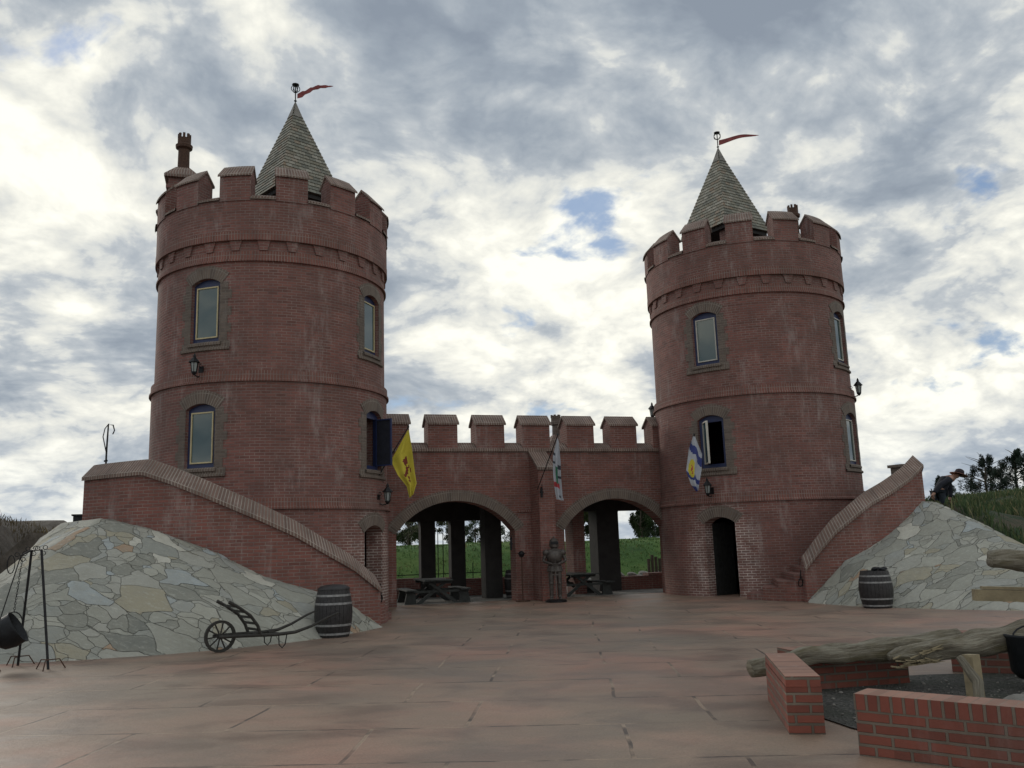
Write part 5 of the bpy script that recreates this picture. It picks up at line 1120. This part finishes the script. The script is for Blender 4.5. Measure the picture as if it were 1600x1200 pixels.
blades('dry_weeds', 'dry brown weeds growing on the earth bank at the left', pts, .04, .16, 'leaf_dry', .010, 8)
rr = random.Random(5)
for i, (x, y, h) in enumerate(((-12.6, 1.5, .75), (-13.9, 2.0, .6), (-12.0, 2.2, .5), (-14.8, .5, .55))):
    t = thing('bare_shrub', ['tallest bare twiggy shrub on the left earth bank', 'bare shrub near the left edge on the earth bank', 'small bare shrub nearest the stair wall on the left bank', 'bare shrub at the very left edge on the earth bank'][i], 'shrub', (x, y, terr(x, y)-.03), 0, 'bare shrubs on the left bank'); b = MB()
    for k in range(9):
        a = rr.random()*6.28; l = h*rr.uniform(.5, 1); s_ = rr.uniform(.2, .6); p1 = Vector((math.cos(a)*l*s_*.5, math.sin(a)*l*s_*.5, l*.6)); p2 = Vector((math.cos(a)*l*s_, math.sin(a)*l*s_, l)); b.tube([(0, 0, 0), p1, p2], [.010, .007, .003], 4)
        for j in range(3): d = Vector((rr.gauss(0, .1), rr.gauss(0, .1), .12)); b.tube([p1, p1+d], [.005, .002], 4)
    b.build('stems', 'twig', t)
    b = MB(); crown(b, (0, 0, h*.3), (.35, .35, h*.25), 160, .03, rr, 8); b.build('leaves', 'leaf_dry', t)
# ------------------------------------------------------------------ stooping man
mx, my = 12.95, -.5; mz = terr(mx, my)
mn = thing('person', 'man in dark jacket and pale brimmed hat stooping over on the right grass bank', 'person', (mx, my, mz-.22), R_(-15)); mn.scale = (1.2, 1.2, 1.1)
# local x = towards picture right; bent forward to the right, arm hanging back left onto a tool
V = [(0, 0, .92), (.05, 0, 1.08), (.20, 0, 1.28), (.33, 0, 1.36), (.44, -.01, 1.37), (.55, -.01, 1.40),
     (-.02, -.10, .88), (.05, -.12, .48), (-.02, -.13, .08), (.11, -.13, .03), (-.02, .10, .88), (.28, .13, .50), (.34, .14, .08), (.46, .14, .03),
     (.24, -.19, 1.30), (-.08, -.26, 1.14), (-.30, -.30, .90), (-.37, -.31, .82), (.34, .18, 1.28), (.40, .22, 1.0), (.34, .18, .78), (.33, .16, .70)]
E_ = [(0, 1), (1, 2), (2, 3), (3, 4), (4, 5), (0, 6), (6, 7), (7, 8), (8, 9), (0, 10), (10, 11), (11, 12), (12, 13), (3, 14), (14, 15), (15, 16), (16, 17), (3, 18), (18, 19), (19, 20), (20, 21)]
rd = [.13, .13, .15, .11, .06, .09, .09, .06, .045, .04, .09, .06, .045, .04, .065, .05, .038, .038, .065, .05, .038, .038]
skin('body', V, E_, rd, 'skin', mn)
iv = [0, 1, 2, 3, 14, 15, 16, 18, 19, 20]; mpi = {k: i for i, k in enumerate(iv)}
skin('jacket', [V[k] for k in iv], [(mpi[a], mpi[b_]) for a, b_ in E_ if a in mpi and b_ in mpi], [rd[k]+.028 for k in iv], 'navy', mn)
iv = [0, 6, 7, 8, 10, 11, 12]; mpi = {k: i for i, k in enumerate(iv)}
skin('trousers', [V[k] for k in iv], [(mpi[a], mpi[b_]) for a, b_ in E_ if a in mpi and b_ in mpi], [rd[k]+.022 for k in iv], 'denim', mn)
Mh = Matrix.Translation((.56, -.01, 1.44)) @ Matrix.Rotation(R_(22), 4, 'Y')
b = MB(); b.lathe([(.115, 0), (.12, .03), (.10, .11), (.05, .14), (0, .145)], 18, M=Mh); h_ = b.build('hat', 'hat_top', mn, smooth=True)
b = MB(); b.lathe([(.10, .01), (.22, -.02), (.225, -.03), (.10, -.002)], 22, M=Mh); b.build('brim', 'hat_cloth', h_, smooth=True)
for s_, base in ((-1, Vector(V[17])), (1, Vector(V[21]))):
    b = MB()
    for k in range(4): b.tube([base+Vector((0, -.03+k*.02, -.01)), base+Vector((.02, -.03+k*.02, -.06)), base+Vector((.045, -.028+k*.018, -.085))], [.011, .010, .007], 5)
    b.tube([base+Vector((.02, -.04, .0)), base+Vector((.05, -.045, -.045))], [.012, .008], 5); b.build('hand', 'skin', mn)
b = MB(); b.tube([(-.42, -.33, .95), (-.30, -.32, .30), (-.26, -.31, .0)], .015, 6); b.box(-.36, -.16, -.33, -.29, -.02, .04); 
o = b.build('garden_tool', 'bark'); o.location = (mx, my, mz-.03); o.rotation_euler = (0, 0, R_(-15)); tag(o, 'long-handled tool held by the stooping man', 'tool')
print('objects', len(bpy.data.objects))
